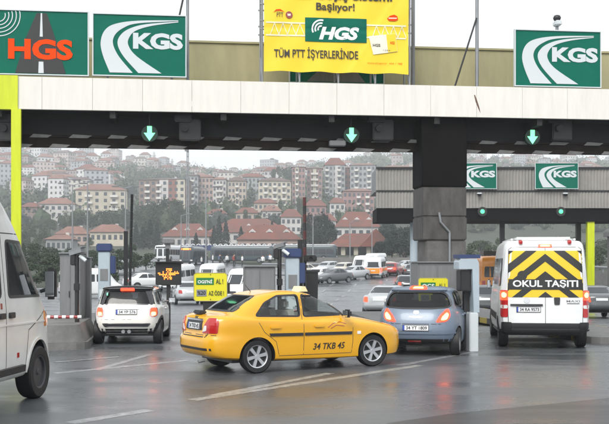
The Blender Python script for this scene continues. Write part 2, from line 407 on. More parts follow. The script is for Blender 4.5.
# big column
cu = gu(447); cw = 47*.02903; cv = .28
zt = ZB+.02
zc1, zc2, zc3 = gh(441, 186), gh(441, 216), gh(441, 240)
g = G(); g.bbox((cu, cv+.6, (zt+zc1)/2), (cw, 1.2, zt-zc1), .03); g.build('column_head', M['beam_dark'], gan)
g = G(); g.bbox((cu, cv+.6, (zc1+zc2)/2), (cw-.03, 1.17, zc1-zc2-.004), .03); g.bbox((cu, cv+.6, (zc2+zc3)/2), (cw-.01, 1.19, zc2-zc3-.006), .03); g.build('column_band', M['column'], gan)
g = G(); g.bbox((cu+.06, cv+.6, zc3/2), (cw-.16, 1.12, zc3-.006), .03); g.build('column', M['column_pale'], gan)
g = G(); x0 = gu(441); x1 = gu(452); z = lambda py: gh(447, py)
g.path([(x0, cv-.05, z(212)), (x0+.05, cv-.06, z(222)), (x1, cv-.02, z(232)), (x1, cv-.02, z(285))], .035); g.build('conduit', M['metal_grey'], gan, smooth=40)
g = G(); g.bbox((gu(441), cv-.03, gh(441, 272)), (.26, .16, .3), .02); g.build('junction_box', M['box_grey'], gan)
# lime post at the left end
g = G(); lu = gu(16.5); g.box((lu, -.02, ZB/2), (.26, .14, ZB-.03)); g.build('lime_post', M['lime'], gan)
# canopy fixings above the lanes
for px in (190, 383, 562, 10, -60):
    g = G(); u = gu(px, .7); z0 = gh(px, 130, .7)
    g.bbox((u, .8, z0), (.62, .3, .62), .03); g.bbox((u-.2, .7, z0+.32), (.5, .3, .22), .03); g.box((u, .8, z0+.45), (.06, .06, .5)); g.tube((u-.15, .62, z0+.05), (u-.15, .5, z0+.03), .1); g.build('camera_housing', M['black'], gan)
g = G()
for px in (338,):
    u = gu(px, .7); g.bbox((u-.02, .72, gh(px, 143.5, .7)), (.48, .22, .16), .02)
g.build('reader_box', M['box_grey'], gan)
# green arrow lights
M['signal_disc'] = mat('dark_green_signal_disc', (.006,.035,.022), .5)
M['led_green_small'] = mat('lit_green_lens', (.1,.7,.4), .3, emit=1.3, ecol=(.05,.75,.17))
arrow = [(-.07,.22),(.07,.22),(.07,.02),(.17,.02),(0,-.22),(-.17,.02),(-.07,.02)]
def lane_light(px, py, label, v=.6, s=.86):
    z = gh(px, py, v)
    t = thing('lane_signal', label, 'lane signal', GP(gu(px, v), v, z), GA, 'green arrow signals under the front canopy')
    g = G(); g.lathe([(0,-.0),(.27*s,0),(.27*s,.14),(0,.16)], 24, 'y'); g.build('housing', M['signal_disc'], t, smooth=40)
    g = G(); g.prism([(a*1.12*s, b*1.12*s) for a, b in arrow], -.012, -.002); g.build('arrow', M['led_green'], t)
    g = G(); g.tube((0, .1, .2*s), (0, .1, gh(px, 116, v)-z+.1), .03); g.build('hanger', M['black'], t)
lane_light(149.5, 133.5, 'round black lane signal with lit green down arrow above the small cream white hatchback')
lane_light(351.5, 135, 'round black lane signal with lit green down arrow just left of the big dark column')
lane_light(532.5, 137, 'round black lane signal with lit green down arrow above the school minibus')

# ---------------------------------------------------------------- signs on the canopy
def road_logo(t, w, h, m, y):
    N = lambda pts: [((x-322)/245*w-w/2, (247-yy)/162*h-h/2) for x, yy in pts]
    def smooth(p, k=5):
        out = []
        for i in range(len(p)-1):
            p0, p1, p2, p3 = p[max(0, i-1)], p[i], p[i+1], p[min(len(p)-1, i+2)]
            for j in range(k):
                s = j/k; out.append(tuple(.5*((2*p1[c])+(-p0[c]+p2[c])*s+(2*p0[c]-5*p1[c]+4*p2[c]-p3[c])*s*s+(-p0[c]+3*p1[c]-3*p2[c]+p3[c])*s**3) for c in (0, 1)))
        return out+[p[-1]]
    g = G()
    for A, B in (([(365,240),(347,195),(341,160),(352,128),(380,110),(440,100),(548,96)], [(426,240),(390,198),(374,165),(378,141),(400,121),(440,107),(548,98)]),
                 ([(441,240),(402,197),(386,165),(392,142),(415,123),(460,109),(548,99.5)], [(503,240),(436,195),(414,165),(418,143),(436,126),(480,112),(548,101.5)])):
        a, b = smooth(N(A)), smooth(N(B))
        n = len(a); vs = [(p[0], y, p[1]) for p in a]+[(p[0], y, p[1]) for p in b]
        vs += [(p[0], y+.01, p[1]) for p in a]+[(p[0], y+.01, p[1]) for p in b]
        fs = [(i, i+1, n+i+1, n+i) for i in range(n-1)] + [(2*n+i, 2*n+i+1, i+1, i) for i in range(n-1)] + [(n+i, n+i+1, 3*n+i+1, 3*n+i) for i in range(n-1)]
        g.add(vs, fs)
    return g.build('road_emblem', m, t)
def board(t, w, h, m=None, frame=.03):
    g = G(); g.box((0, 0, 0), (w, .08, h)); g.build('board', m or M['green'], t)
    g = G()
    for s in (-1, 1): g.box((s*(w/2+frame/2), -.01, 0), (frame, .12, h+2*frame)); g.box((0, -.01, s*(h/2+frame/2)), (w, .12, frame))
    g.build('frame', M['sign_white'], t)
def kgs(name, label, loc, rz, w, h, group, legs=0):
    t = thing(name, label, 'sign', loc, rz, group)
    board(t, w, h); road_logo(t, w, h, M['sign_white'], -.052)
    text_on('lettering', 'KGS', w*.545, h*.27, M['sign_white'], t, (w*.2, -.054, h*.075), bold=.07)
    if legs:
        g = G()
        for s in (-1, 1): g.box((s*w*.35, .1, -h/2-legs/2+.15), (.06, .06, legs+.3))
        g.build('leg', M['metal_grey'], t)
    return t
SV = .35
def sgn(px0, px1, pyt, pyb, v=SV):
    pm = (px0+px1)/2; u0, u1 = gu(px0, v), gu(px1, v); return (u0+u1)/2, u1-u0, gh(pm, pyt, v), gh(pm, pyb, v)
uc, w, z1, z0 = sgn(92.5, 186.5, 14.5, 77); kgs('toll_sign', 'large green KGS sign with white winding road, left of the yellow banner', GP(uc, SV, (z0+z1)/2), GA, w-.06, z1-z0-.06, 'KGS signs', .3)
uc, w, z1, z0 = sgn(514, 600.5, 30.5, 87.5); kgs('toll_sign', 'large green KGS sign with white winding road on the front canopy, under a small camera', GP(uc, SV, (z0+z1)/2), GA, w-.06, z1-z0-.06, 'KGS signs', .3)
RS = (uc, z1)
# HGS sign
uc, w, z1, z0 = sgn(-12, 89, 10.5, 75.5)
t = thing('toll_sign', 'green HGS sign with orange letters over a black road, at the left edge', 'sign', GP(uc, SV, (z0+z1)/2), GA)
h = z1-z0-.06; w -= .06; board(t, w, h)
g = G(); X = lambda px: gu(px, SV)-uc; Zz = lambda py: gh(40, py, SV)-(z0+z1)/2
g.prism([(X(15.5), Zz(73.6)), (X(25.5), Zz(40)), (X(37), Zz(13.5)), (X(47), Zz(13.5)), (X(56), Zz(40)), (X(66), Zz(73.6))], -.052, -.04); g.build('road_emblem', M['sign_black'], t)
g = G(); g.prism([(X(40), Zz(37)), (X(41), Zz(13.5)), (X(42.4), Zz(13.5)), (X(43), Zz(37))], -.056, -.05); g.prism([(X(38.6), Zz(73.4)), (X(39), Zz(62)), (X(43.6), Zz(62)), (X(44), Zz(73.4))], -.056, -.05); g.build('centre_line', M['sign_white'], t)
text_on('lettering', 'HGS', X(73)-X(8.5), Zz(39.5)-Zz(60), M['sign_orange'], t, ((X(73)+X(8.5))/2, -.062, (Zz(39.5)+Zz(60))/2), bold=.06)
g = G(); cx, cz = X(-1), Zz(16.5)
for r in (6, 9.5, 13, 16.8, 20.5):
    rr = r*.0278; th = .025; lo, hi = R(-88), R(18); K = 14
    a = [(cx+rr*math.cos(lo+(hi-lo)*i/K), cz+rr*math.sin(lo+(hi-lo)*i/K)) for i in range(K+1)]
    b = [(cx+(rr+th)*math.cos(lo+(hi-lo)*i/K), cz+(rr+th)*math.sin(lo+(hi-lo)*i/K)) for i in range(K+1)]
    a = [(p, min(q, h/2-.01)) for p, q in a]; b = [(p, min(q, h/2-.01)) for p, q in b]
    for i in range(K): g.prism([a[i], b[i], b[i+1], a[i+1]], -.054, -.044)
g.build('radio_waves', M['sign_white'], t)

# yellow banner on a scaffold
v = .15; uc, w, z1, z0 = sgn(264, 408.5, -32, 73, v)
t = thing('banner_scaffold', 'thin grey pipe scaffold on the canopy roof that carries the yellow banner', 'scaffold', GP(uc, v, ZT), GA)
g = G()
for px in (262.5, 300, 339, 376, 410.5):
    x = gu(px, v)-uc
    for dv in (.12, .85): g.tube((x, dv, -.1), (x, dv, z1-ZT+.3), .03)
    g.tube((x, .12, .02), (x, .85, .9), .02)
for z in (gh(330, 21.5, v)-ZT, gh(330, 30, v)-ZT, gh(330, 5, v)-ZT, z1-ZT):
    for dv in (.12, .85): g.tube((-w/2-.1, dv, z), (w/2+.1, dv, z), .025)
for k in range(8):
    a, b = -w/2+w*k/8, -w/2+w*(k+.5)/8; za, zb_ = gh(330, 30, v)-ZT, gh(330, 21.5, v)-ZT
    g.tube((a, .12, za), (b, .12, zb_), .018); g.tube((b, .12, zb_), (a+w/8, .12, za), .018)
g.build('pipe_frame', M['metal_grey'], t, smooth=40)
t = thing('banner', 'large yellow vinyl banner about HGS hung on a scaffold in the middle of the canopy', 'banner', GP(uc, v, z0), GA)
hB = z1-z0; g = G(); NXb, NZb = 60, 44
def bw(x, z):   # soft folds in the vinyl
    return .012*math.sin(3.1*x+2.2*z)+.010*math.sin(5.3*x-3.7*z+1)+.02*math.exp(-((z-1.25)/.05)**2)-.012*math.exp(-((x-.6*z-.4)/.06)**2)-.01*math.exp(-((x+.8*z-1.0)/.05)**2)-.012*math.exp(-((x+.5*z+.9)/.05)**2)
def bx(x, z): return bw(x, z)-.015
ns = 0
for side in (0, 1):
    for j in range(NZb+1):
        for i in range(NXb+1):
            x, z = -w/2+w*i/NXb, hB*j/NZb; sag = .03*math.sin(math.pi*4*i/NXb)**2*(1-j/NZb)
            g.v.append((x, bw(x, z)+side*.006, z+sag))
for side in (0, 1):
    o_ = side*(NXb+1)*(NZb+1)
    for j in range(NZb):
        for i in range(NXb): g.f.append((o_+j*(NXb+1)+i, o_+j*(NXb+1)+i+1, o_+(j+1)*(NXb+1)+i+1, o_+(j+1)*(NXb+1)+i)); g.m.append(0)
g.build('vinyl_sheet', M['banner'], t, smooth=80)
BX = lambda px: gu(px, v)-uc
BZ = lambda py: gh(336, py, v)-z0
def bpatch(name, poly, m, e=.02, n=14):
    """patch of colour following the folds; poly = 4 corners bl, br, tr, tl"""
    g = G()
    for j in range(n+1):
        for i in range(n+1):
            s, q = i/n, j/n
            x = (poly[0][0]*(1-s)+poly[1][0]*s)*(1-q)+(poly[3][0]*(1-s)+poly[2][0]*s)*q
            z = (poly[0][1]*(1-s)+poly[1][1]*s)*(1-q)+(poly[3][1]*(1-s)+poly[2][1]*s)*q
            g.v.append((x, bw(x, z)-e, z))
    for j in range(n):
        for i in range(n): g.f.append((j*(n+1)+i, j*(n+1)+i+1, (j+1)*(n+1)+i+1, (j+1)*(n+1)+i)); g.m.append(0)
    return g.build(name, m, t, smooth=80)
def q(px0, px1, py0, py1): return [(BX(px0), BZ(py1)), (BX(px1), BZ(py1)), (BX(px1), BZ(py0)), (BX(px0), BZ(py0))]
def btext(s, px0, px1, py0, py1, m, e=.028, bold=.03, shear=0., name='lettering'):
    vv, ff = text_geo(s, bold, shear); ex = vv.max(0)-vv.min(0); x0, x1, zz0, zz1 = BX(px0), BX(px1), BZ(py1), BZ(py0)
    g = G(); g.add([((x0+x1)/2+p[0]/ex[0]*(x1-x0), 0, (zz0+zz1)/2+p[1]/ex[1]*(zz1-zz0)) for p in vv], ff)
    g.v = [(a, bw(a, c)-e, c) for a, b, c in g.v]; return g.build(name, m, t)
bpatch('show_through_strip', q(266, 406, 23.5, 25), M['banner_pale'], .012, 30); bpatch('show_through_strip', q(266, 406, 36, 37.5), M['banner_pale'], .012, 30)  # scaffold truss showing through the thin vinyl, painted on as pale strips
for k in range(16):
    for a, b in (((270+8.5*k, 36), (274+8.5*k, 25)), ((274+8.5*k, 25), (278.5+8.5*k, 36))):
        if 303 < a[0] < 368: continue
        bpatch('show_through_strip', [(BX(a[0]), BZ(a[1])), (BX(a[0]+.8), BZ(a[1])), (BX(b[0]+.8), BZ(b[1])), (BX(b[0]), BZ(b[1]))], M['banner_pale'], .011, 6)
bpatch('green_panel', q(305, 366.5, 18.3, 42.2), M['green'], .018)
btext('HGS', 319, 359, 27, 40, M['letter_white'], .024, .07, .25)
g = G(); cx, cz = BX(321), BZ(29.5)
for r in (2.2, 5.2, 8.2):
    rr_, th = r*.0284, .045; lo, hi = R(75), R(205); K = 10
    for i in range(K):
        a0, a1 = lo+(hi-lo)*i/K, lo+(hi-lo)*(i+1)/K
        P = [(cx+rr_*math.cos(a0), cz+rr_*math.sin(a0)), (cx+(rr_+th)*math.cos(a0), cz+(rr_+th)*math.sin(a0)), (cx+(rr_+th)*math.cos(a1), cz+(rr_+th)*math.sin(a1)), (cx+rr_*math.cos(a1), cz+rr_*math.sin(a1))]
        g.add([(a, bw(a, c)-.026, c) for a, c in P], [(0,1,2,3)])
g.build('radio_waves', M['letter_white'], t)
btext('Hızlı Geçiş Sistemi', 286, 392, -9, 2.4, M['banner_ink'])
btext('Başlıyor!', 316, 354.5, 3.2, 13.0, M['banner_ink'])
btext('TÜM PTT İŞYERLERİNDE', 274, 358, 48, 61, M['banner_ink'], bold=.02)
btext('PTT', 276.5, 283, 14.5, 19, M['banner_ink'], bold=.01)
btext('www.ptt.gov.tr  444 1 788', 367, 402, 61.5, 63.5, M['sign_orange'], bold=.0)
g = G(); cx, cz = BX(289), BZ(16.4)
P = [(cx+.10*math.cos(a), cz+.10*math.sin(a)) for a in [2*math.pi*i/20 for i in range(20)]]
g.add([(a, bw(a, c)-.022, c) for a, c in P], [tuple(range(20))]); g.build('round_badge', M['red_paint'], t)
bpatch('badge_centre', [(cx-.04, cz-.03), (cx+.04, cz-.03), (cx+.05, cz+.03), (cx-.05, cz+.03)], M['pale_card'], .027, 2)  # pale patch in the middle of the round badge
g = G(); a = [(273, 14.5), (276, 11.5), (280, 11), (285, 14), (280, 12.5), (276, 13)]; P = [(BX(x), BZ(y)) for x, y in a]
g.add([(x, bw(x, z)-.022, z) for x, z in P], [tuple(range(6))]); g.build('swoosh', M['sign_orange'], t)
bpatch('card_picture', [(BX(373), BZ(54)), (BX(397.5), BZ(50)), (BX(395.5), BZ(32)), (BX(368.5), BZ(35.5))], M['pale_card'], .022)
bpatch('card_band', [(BX(388), BZ(51.3)), (BX(397.3), BZ(49.8)), (BX(395.3), BZ(32.2)), (BX(386), BZ(33.4))], M['banner'], .026)
btext('HGS', 372.5, 380, 43, 46, M['banner_ink'], .032, .03); btext('HGS', 390, 394.5, 40, 43, M['sign_orange'], .032, .03)
btext('1234', 383, 390, 48.5, 50, M['box_grey'], .032, 0.)
g = G(); a = [(387, 17), (390, 14.2), (394, 13), (397, 14.5), (398, 18), (395, 19.5), (389, 19.4)]; P = [(BX(x), BZ(y)) for x, y in a]
g.add([(x, bw(x, z)-.022, z) for x, z in P], [tuple(range(7))]); g.build('corner_emblem', M['sign_orange'], t)
bpatch('emblem_line', q(388.5, 396.5, 16.2, 17.2), M['pale_card'], .027, 4)
# green sign left behind the banner
uc2, w2, z12, z02 = sgn(290, 383, 45, 83, 1.5)
t = thing('toll_sign', 'green sign mostly hidden behind the lower edge of the yellow banner', 'sign', GP(uc2, 1.5, (z02+z12)/2), GA)
board(t, w2, z12-z02)
g = G(); s = w2/93; g.prism([(-30*s, -.5*(z12-z02)+.03), (-8*s, .1), (12*s, .1), (28*s, -.5*(z12-z02)+.03)], -.052, -.042); g.build('road_emblem', M['box_grey'], t)
# small camera on the right hand sign
uc, z1 = RS
t = thing('roof_camera', 'small dark and pale surveillance camera on top of the far right KGS sign', 'camera', GP(gu(557, SV), SV, z1+.0), GA)
g = G(); g.tube((0,0,0), (0,0,.17), .05); g.build('bracket', M['metal_grey'], t)
g = G(); g.bbox((0, -.03, .2), (.2, .3, .15), .03); g.build('housing', M['sign_white'], t, smooth=40)
g = G(); g.lathe([(0,.27),(.09,.3),(.12,.37),(.09,.44),(0,.47)], 14); g.build('dome', M['black'], t, smooth=60)
# masts and guy cables on the roof
def roof_mast(px, pyb, pyt, r, m, label, v=1.2):
    t = thing('roof_mast', label, 'mast', GP(gu(px, v), v, ZT-.06), GA)
    g = G(); g.tube((0,0,0), (0,0,gh(px, pyt, v)-ZT+.06), r); g.build('pole', m, t, smooth=40)
    g = G(); g.box((0,0,.015), (.3,.3,.03)); g.build('base_plate', M['metal_grey'], t)
roof_mast(187.6, 80, -40, .045, M['metal_grey'], 'thin grey roof mast just right of the left KGS sign')
roof_mast(413, 85, -40, .06, M['box_grey'], 'dark grey roof mast beside the right edge of the banner')
roof_mast(477, 88, -40, .055, M['metal_grey'], 'thin grey roof mast standing between banner and the right KGS sign')
def cable(p0, p1, label, v=1.1):
    t = G(); a = Vector(GP(gu(p0[0], v), v, gh(p0[0], p0[1], v))); b = Vector(GP(gu(p1[0], v), v, gh(p1[0], p1[1], v)))
    t.tube(a, b, .028); tag(t.build('guy_cable', M['black']), label, 'cable')
cable((476.5, 18), (455, 86), 'black guy cable slanting from the mast right of the banner to the canopy')
cable((185.5, -12), (179.5, 15), 'short black guy cable rising above the left KGS sign')

# ---------------------------------------------------------------- second canopy, farther back on the right
d2 = 64.; s2 = d2/F
gB = ground(gx(480, d2), d2)
t = thing('rear_toll_canopy', 'grey corrugated toll canopy farther back on the right, in two tiers over a dark beam', 'toll canopy', (gx(376, d2), d2, gB))
Z = lambda py: gz(py, d2)-gB
L = 26.; x0 = 0
def corr(zlo, zhi, y, xa, xb, p=.2):
    g = G(); n = int((xb-xa)/(p/4)); off = [0, .03, .06, .03]
    for i in range(n+1):
        x = xa+i*p/4; yy = y-off[i % 4]; g.v += [(x, yy, zlo), (x, yy, zhi)]
    for i in range(n): g.f.append((2*i, 2*i+2, 2*i+3, 2*i+1)); g.m.append(0)
    return g
g = corr(Z(190.5), Z(168.5), 0, 0, L); g.build('upper_cladding', M['corr'], t)
g = corr(Z(208), Z(192), -.12, 0, L); g.build('lower_cladding', M['corr'], t)
g = G(); g.box((L/2, 2.1, (Z(168)+Z(191))/2), (L, 4, Z(168)-Z(191)-.04)); g.box((L/2, 2.1, Z(191.3)), (L+.2, 4.3, .1)); g.build('core', M['box_grey'], t)
g = G(); g.box((L/2, -.06, Z(168)), (L, .2, .12)); g.box((L/2, -.12, Z(191.2)), (L, .16, .11)); g.build('trim', M['black'], t)
g = G(); g.box((L/2, 2.0, (Z(208.2)+Z(221.5))/2), (L-.1, 4, Z(208.2)-Z(221.5))); g.build('beam', M['beam_dark'], t)
for px in (416.5,):
    g = G(); g.tube((gx(px, d2)-gx(376, d2), 1.5, 0), (gx(px, d2)-gx(376, d2), 1.5, Z(221)), .26, n=16); g.build('post', M['pale_blue'], t, smooth=40)
for px in (507, 585):
    g = G(); g.box((gx(px, d2)-gx(376, d2), 1.6, Z(221)/2), (.3, .3, Z(221))); g.build('post', M['black'], t)
g = G(); g.box((gx(591.5, d2)-gx(376, d2), .3, Z(220)/2), (.45, .4, Z(220))); g.build('lime_post', M['lime'], t)
def small_sign(p0, p1, t_, b_, label):
    w = (p1-p0)*s2; kgs('toll_sign', label, (gx((p0+p1)/2, d2-.4), d2-.4, gz((t_+b_)/2, d2-.4)), 0, w, (b_-t_)*s2, 'KGS signs')
small_sign(452.5, 496, 163.5, 188.5, 'small green KGS sign on the rear canopy, half hidden by the big dark column')
small_sign(535.5, 577.5, 163.5, 188.5, 'small green KGS sign on the rear canopy, the whole one above the school minibus')
for px, py, lab in ((482.5, 211.5, 'small round green light under the rear canopy near the big column'), (561, 211.5, 'small round green light under the rear canopy above the school minibus')):
    t = thing('lane_signal', lab, 'lane signal', (gx(px, d2-.2), d2-.2, gz(py, d2-.2)), 0, 'green lights under the rear canopy')
    g = G(); g.lathe([(0,0),(.3,0),(.3,.18),(0,.18)], 20, 'y'); g.build('housing', M['black'], t)
    g = G(); g.lathe([(0,-.02),(.12,-.016),(.14,-.004),(0,-.004)], 20, 'y'); g.build('lens', M['led_green_small'], t)
for px, lab in ((479.5, 'tiny white camera dome under the smaller rear sign next to the column'), (565.5, 'tiny white camera dome just below the whole rear KGS sign')):
    t = thing('dome_camera', lab, 'camera', (gx(px, d2-.4), d2-.4, gz(194, d2-.4)), 0, 'camera domes on the rear canopy')
    g = G(); g.lathe([(0,-.16),(.12,-.1),(.15,0),(0,.0)], 14); g.build('dome', M['black'], t, smooth=60)
    g = G(); g.bbox((0, .12, .04), (.3, .3, .1), .02); g.build('bracket', M['sign_white'], t)
# ---------------------------------------------------------------- toll islands and their gear
LANE = -GA          # heading of the lanes (clockwise from +Y)
def island(px, d, name, label, w, L, hnose, kerb=None, Lnose=2.2):
    """long raised island with a concrete crash nose; px,d: centre of the nose's foot"""
    t = thing(name, label, 'traffic island', (gx(px, d), d, 0), GA)
    g = G(); n = 9; prof = [(math.cos(math.pi+math.pi*i/n)*w/2, .45+.45*math.sin(math.pi+math.pi*i/n)) for i in range(n+1)]
    outline = prof + [(w/2, L), (-w/2, L)]
    g.prism(outline, 0, .18, 'xy'); g.build('slab', M['concrete'], t)
    if hnose:
        g = G(); o2 = [(x*.94, y+.03) for x, y in prof] + [(w*.47, Lnose), (-w*.47, Lnose)]; o3 = [(x*.80, y*.9+.10) for x, y in prof] + [(w*.40, Lnose-.05), (-w*.40, Lnose-.05)]
        k = len(o2); g.v = [(x, y, .183) for x, y in o2] + [(x, y, hnose) for x, y in o3]
        g.f = [(i, (i+1) % k, k+(i+1) % k, k+i) for i in range(k)]+[tuple(range(k-1, -1, -1)), tuple(range(k, 2*k))]; g.m = [0]*len(g.f)
        g.build('crash_nose', M['concrete'], t, smooth=35)
    if kerb:
        g = G(); y = .6; i = 0
        while y < L-.1:
            g.box((w/2+.015, y+.4, .09), (.03, .76, .184), mi=i % 2); g.box((-w/2-.015, y+.4, .09), (.03, .76, .184), mi=i % 2); y += .8; i += 1
        g.build('kerb_paint', [M['kerb_yellow'], M['kerb_black']], t)
    return t
island(41, 22.6, 'toll_island', 'grey concrete toll island with a rounded crash nose between white van and cream hatchback', 2.0, 14, .58, Lnose=3.4)
island(262, 23.2, 'toll_island', 'low toll island behind the yellow taxi carrying a yellow sign and a grey box', 3.2, 14, 0)
island(450, 25.7, 'toll_island', 'toll island at the foot of the big dark column, right of the blue grey hatchback', 1.6, 12, 0)
island(633, 24.5, 'toll_island', 'toll island with worn yellow and dark kerb at the right edge', 2.0, 16, 0, kerb=True)
island(497, 40, 'toll_island', 'low far island with yellow kerb seen left of the school minibus', 1.6, 10, 0, kerb=True).location.z = -.25

def terminal(px, d, ztop, label, side=1):
    t = thing('toll_terminal', label, 'toll terminal', (gx(px, d), d, .18), GA, 'blue capped toll terminals')
    h = ztop-.18
    g = G(); g.bbox((0, 0, (h-.24)/2), (.34, .34, h-.24), .02); g.build('cabinet', M['pale_blue'], t, smooth=30)
    g = G(); g.bbox((0, 0, h-.12), (.44, .44, .232), .03); g.build('cap', M['cap_blue'], t, smooth=30)
    g = G(); g.bbox((side*.24, 0, h-.62), (.16, .28, .52), .02); g.build('card_reader', M['cap_blue'], t, smooth=30)
    g = G(); g.box((0, -.176, h*.62), (.22, .012, .34)); g.build('screen', M['box_grey'], t)
    g = G(); g.box((0, -.176, h*.34), (.26, .01, .5)); g.build('access_door', M['sign_white'], t)
    return t
terminal(104.5, 29, gz(243.5, 29), 'pale blue grey toll terminal with blue cap, left of the cream hatchback')
terminal(292, 25.2, gz(248.5, 25.2), 'pale blue grey toll terminal with blue cap rising behind the taxi roof')
# terminal by the column: goose-neck shape
d = 22.6; t = thing('toll_terminal', 'pale toll terminal with an overhanging top and white foot, right of the blue grey hatchback', 'toll terminal', (gx(471, d), d, .0), GA)
s = d/F; Zt = lambda py: gz(py, d)
g = G(); g.bbox((0, 0, Zt(312)/2), (.20, .5, Zt(312)-.004), .02); g.build('foot', M['sign_white'], t, smooth=30)
g = G(); g.prism([(.0, Zt(312)), (.13, Zt(312)), (.12, Zt(263)), (.07, Zt(258.5)), (-.30, Zt(258.5)), (-.34, Zt(262)), (-.34, Zt(269)), (-.03, Zt(269))], -.22, .22); g.build('gooseneck', M['pale_blue'], t)
g = G(); g.bbox((-.17, .02, (Zt(270)+Zt(291))/2), (.24, .34, Zt(270)-Zt(291)), .02); g.build('card_reader', M['black'], t)
g = G(); g.box((-.08, .14, Zt(291)/2), (.12, .14, Zt(291)-.01)); g.build('back_panel', M['trim'], t)
g = G(); g.box((-.1, 0, Zt(256.5)), (.5, .46, .08)); g.build('cap', M['cap_blue'], t)

def camera_post(px, d, py, label, mhead, s=1.):
    t = thing('camera_post', label, 'camera', (gx(px, d), d, .18), GA, 'cameras on black posts')
    h = gz(py, d)-.18
    g = G(); g.tube((0,0,0), (0,0,h), .055); g.box((0,0,.02), (.22,.22,.04)); g.build('post', M['black'], t, smooth=40)
    hd = G(); hd.box((.0, -.05, h+.08), (.22*s, .46*s, .15*s), rz=R(62), tilt=('X', R(-14))); hd.build('housing', mhead, t)
    g = G(); g.box((.02, -.05, h+.08+.09*s), (.26*s, .52*s, .02), rz=R(62), tilt=('X', R(-14))); g.build('sun_shield', M['metal_grey'], t)
    g = G(); g.bbox((-.09, 0, h-.12), (.12, .16, .26), .02); g.build('bracket', M['black'], t, smooth=40)
    g = G(); g.bbox((0, -.03, h*.62), (.14, .12, .2), .02); g.build('junction_box', M['black'], t)
    g = G(); g.tube((.07, -.06, h-.02), (.22, -.10, h-.14), .045); g.build('flash_lamp', M['sign_white'], t, smooth=40)
camera_post(77, 24.0, 255, 'white camera housing on a black post above the left concrete island', M['metal_grey'], .75)
camera_post(279.5, 25.0, 249, 'white camera on a black post between the grey box and the middle terminal', M['box_grey'], .6)

def barrier(px, d, pyt, px_arm, pya, label, marm, stripes, z0=.18):
    t = thing('toll_barrier', label, 'barrier', (gx(px, d), d, z0), GA, 'raised toll barriers')
    h = 1.05
    g = G(); g.bbox((0, 0, h/2), (.30, .34, h), .03); g.build('motor_box', M['black'], t, smooth=30)
    g = G(); g.box((-.02, .0, (gz(pyt, d)-z0+h)/2), (.13, .10, gz(pyt, d)-z0-h-.004)); g.build('guide_post', M['black'], t)
    x1 = gx(px_arm, d)-gx(px, d); z1 = gz(pya, d)-z0
    p0, p1 = Vector((.10, -.10, h-.15)), Vector((x1+.02, -.10, z1)); arm = G()
    n = 12
    for i in range(n):
        a, b = p0.lerp(p1, i/n), p0.lerp(p1, (i+.985)/n)
        arm.tube(a, b, .045, n=8, mi=(i % 2) if stripes else 0)
    arm.build('boom', [marm, M['red_stripe']], t, smooth=40)
    g = G(); g.bbox((.10, -.10, h-.15), (.2, .12, .26), .02); g.build('hub', M['black'], t)
barrier(126.5, 31.5, 231, 131.5, 194.5, 'black toll barrier with raised dark boom, behind the cream white hatchback', M['black'], False, 0.0)
barrier(301, 26.5, 240, 303.2, 197.5, 'toll barrier with raised red and black boom, right of the middle terminal', M['black'], True)
# horizontal red and white boom across the left island
t = thing('barrier_rail', 'short red and white barred rail across the left concrete island', 'barrier', (gx(66, 23.0), 23.0, .18), GA)
g = G(); z = gz(317, 23.6)-.18
for i in range(9): g.tube((-.52+i*.09, .6, z), (-.52+i*.09+.088, .6, z), .04, mi=i % 2)
g.build('rail', [M['letter_white'], M['red_paint']], t, smooth=40)
g = G(); g.tube((-.3, .6, .5), (-.3, .6, z), .03); g.tube((.25, .6, .5), (.25, .6, z), .03); g.build('post', M['black'], t)
# grey cabinets
def cabinet(px0, px1, pyt, d, label, dep=.7, pyb=None):
    t = thing('utility_cabinet', label, 'cabinet', (gx((px0+px1)/2, d), d, .18), GA)
    w = (px1-px0)*d/F; h = gz(pyt, d)-.18; zb = .0 if pyb is None else gz(pyb, d)-.18
    g = G(); g.bbox((0, dep/2, (h+zb)/2), (w, dep, h-zb), .02); g.build('body', M['box_grey'], t, smooth=30)
    g = G(); g.box((0, dep/2-.02, h+.012), (w+.05, dep+.08, .03)); g.build('lid', M['metal_grey'], t)
    g = G(); g.box((-w*.24, -.006, (h+zb)/2), (w*.44, .012, (h-zb)*.88)); g.box((w*.24, -.006, (h+zb)/2), (w*.44, .012, (h-zb)*.88)); g.build('door', M['box_grey'], t)
    g = G(); g.box((-.03, -.02, (h+zb)/2), (.02, .03, .16)); g.build('handle', M['black'], t)
    if zb > 0.1:
        g = G(); g.box((0, dep/2, zb/2), (w*.4, dep*.5, zb)); g.build('plinth', M['concrete'], t)
cabinet(60, 81, 253.5, 25.3, 'plain grey cabinet on the left concrete island behind the camera post', 1.2)
cabinet(83, 90, 258, 26.5, 'narrow grey cabinet post between the left camera post and the blue capped terminal', .5)
cabinet(244.5, 275.5, 266.5, 24.6, 'flat grey cabinet behind the taxi, left of the middle terminal', .6)
cabinet(417.5, 457, 262.5, 26.8, 'grey cabinet above the blue grey hatchback at the foot of the dark column', .9)
# black bin
d = 26.; t = thing('litter_bin', 'black litter bin with a rim, right of the raised red and black barrier', 'bin', (gx(311.5, d), d, .18), GA)
h = gz(270, d)-.18
g = G(); g.prism([(-.13,0), (.13,0), (.155,h-.06), (-.155,h-.06)], -.15, .15); g.build('body', M['black'], t)
g = G(); g.box((0,0,h-.03), (.36,.36,.055)); g.build('rim', M['trim'], t)
d = 26.3; t = thing('signal_lamp', 'small black signal lamp with visor beside the raised red and black barrier', 'signal', (gx(309, d), d, .18), GA)
g = G(); z = gz(258.5, d)-.18; g.tube((-.12,0,0), (-.12,0,z), .035); g.build('post', M['black'], t)
g = G(); g.bbox((.03, 0, z), (.34,.2,.17), .03); g.lathe([(.05,-.16),(.09,-.16),(.09,-.1),(.05,-.1)], 12, 'y', (.03,0,z)); g.build('head', M['black'], t)

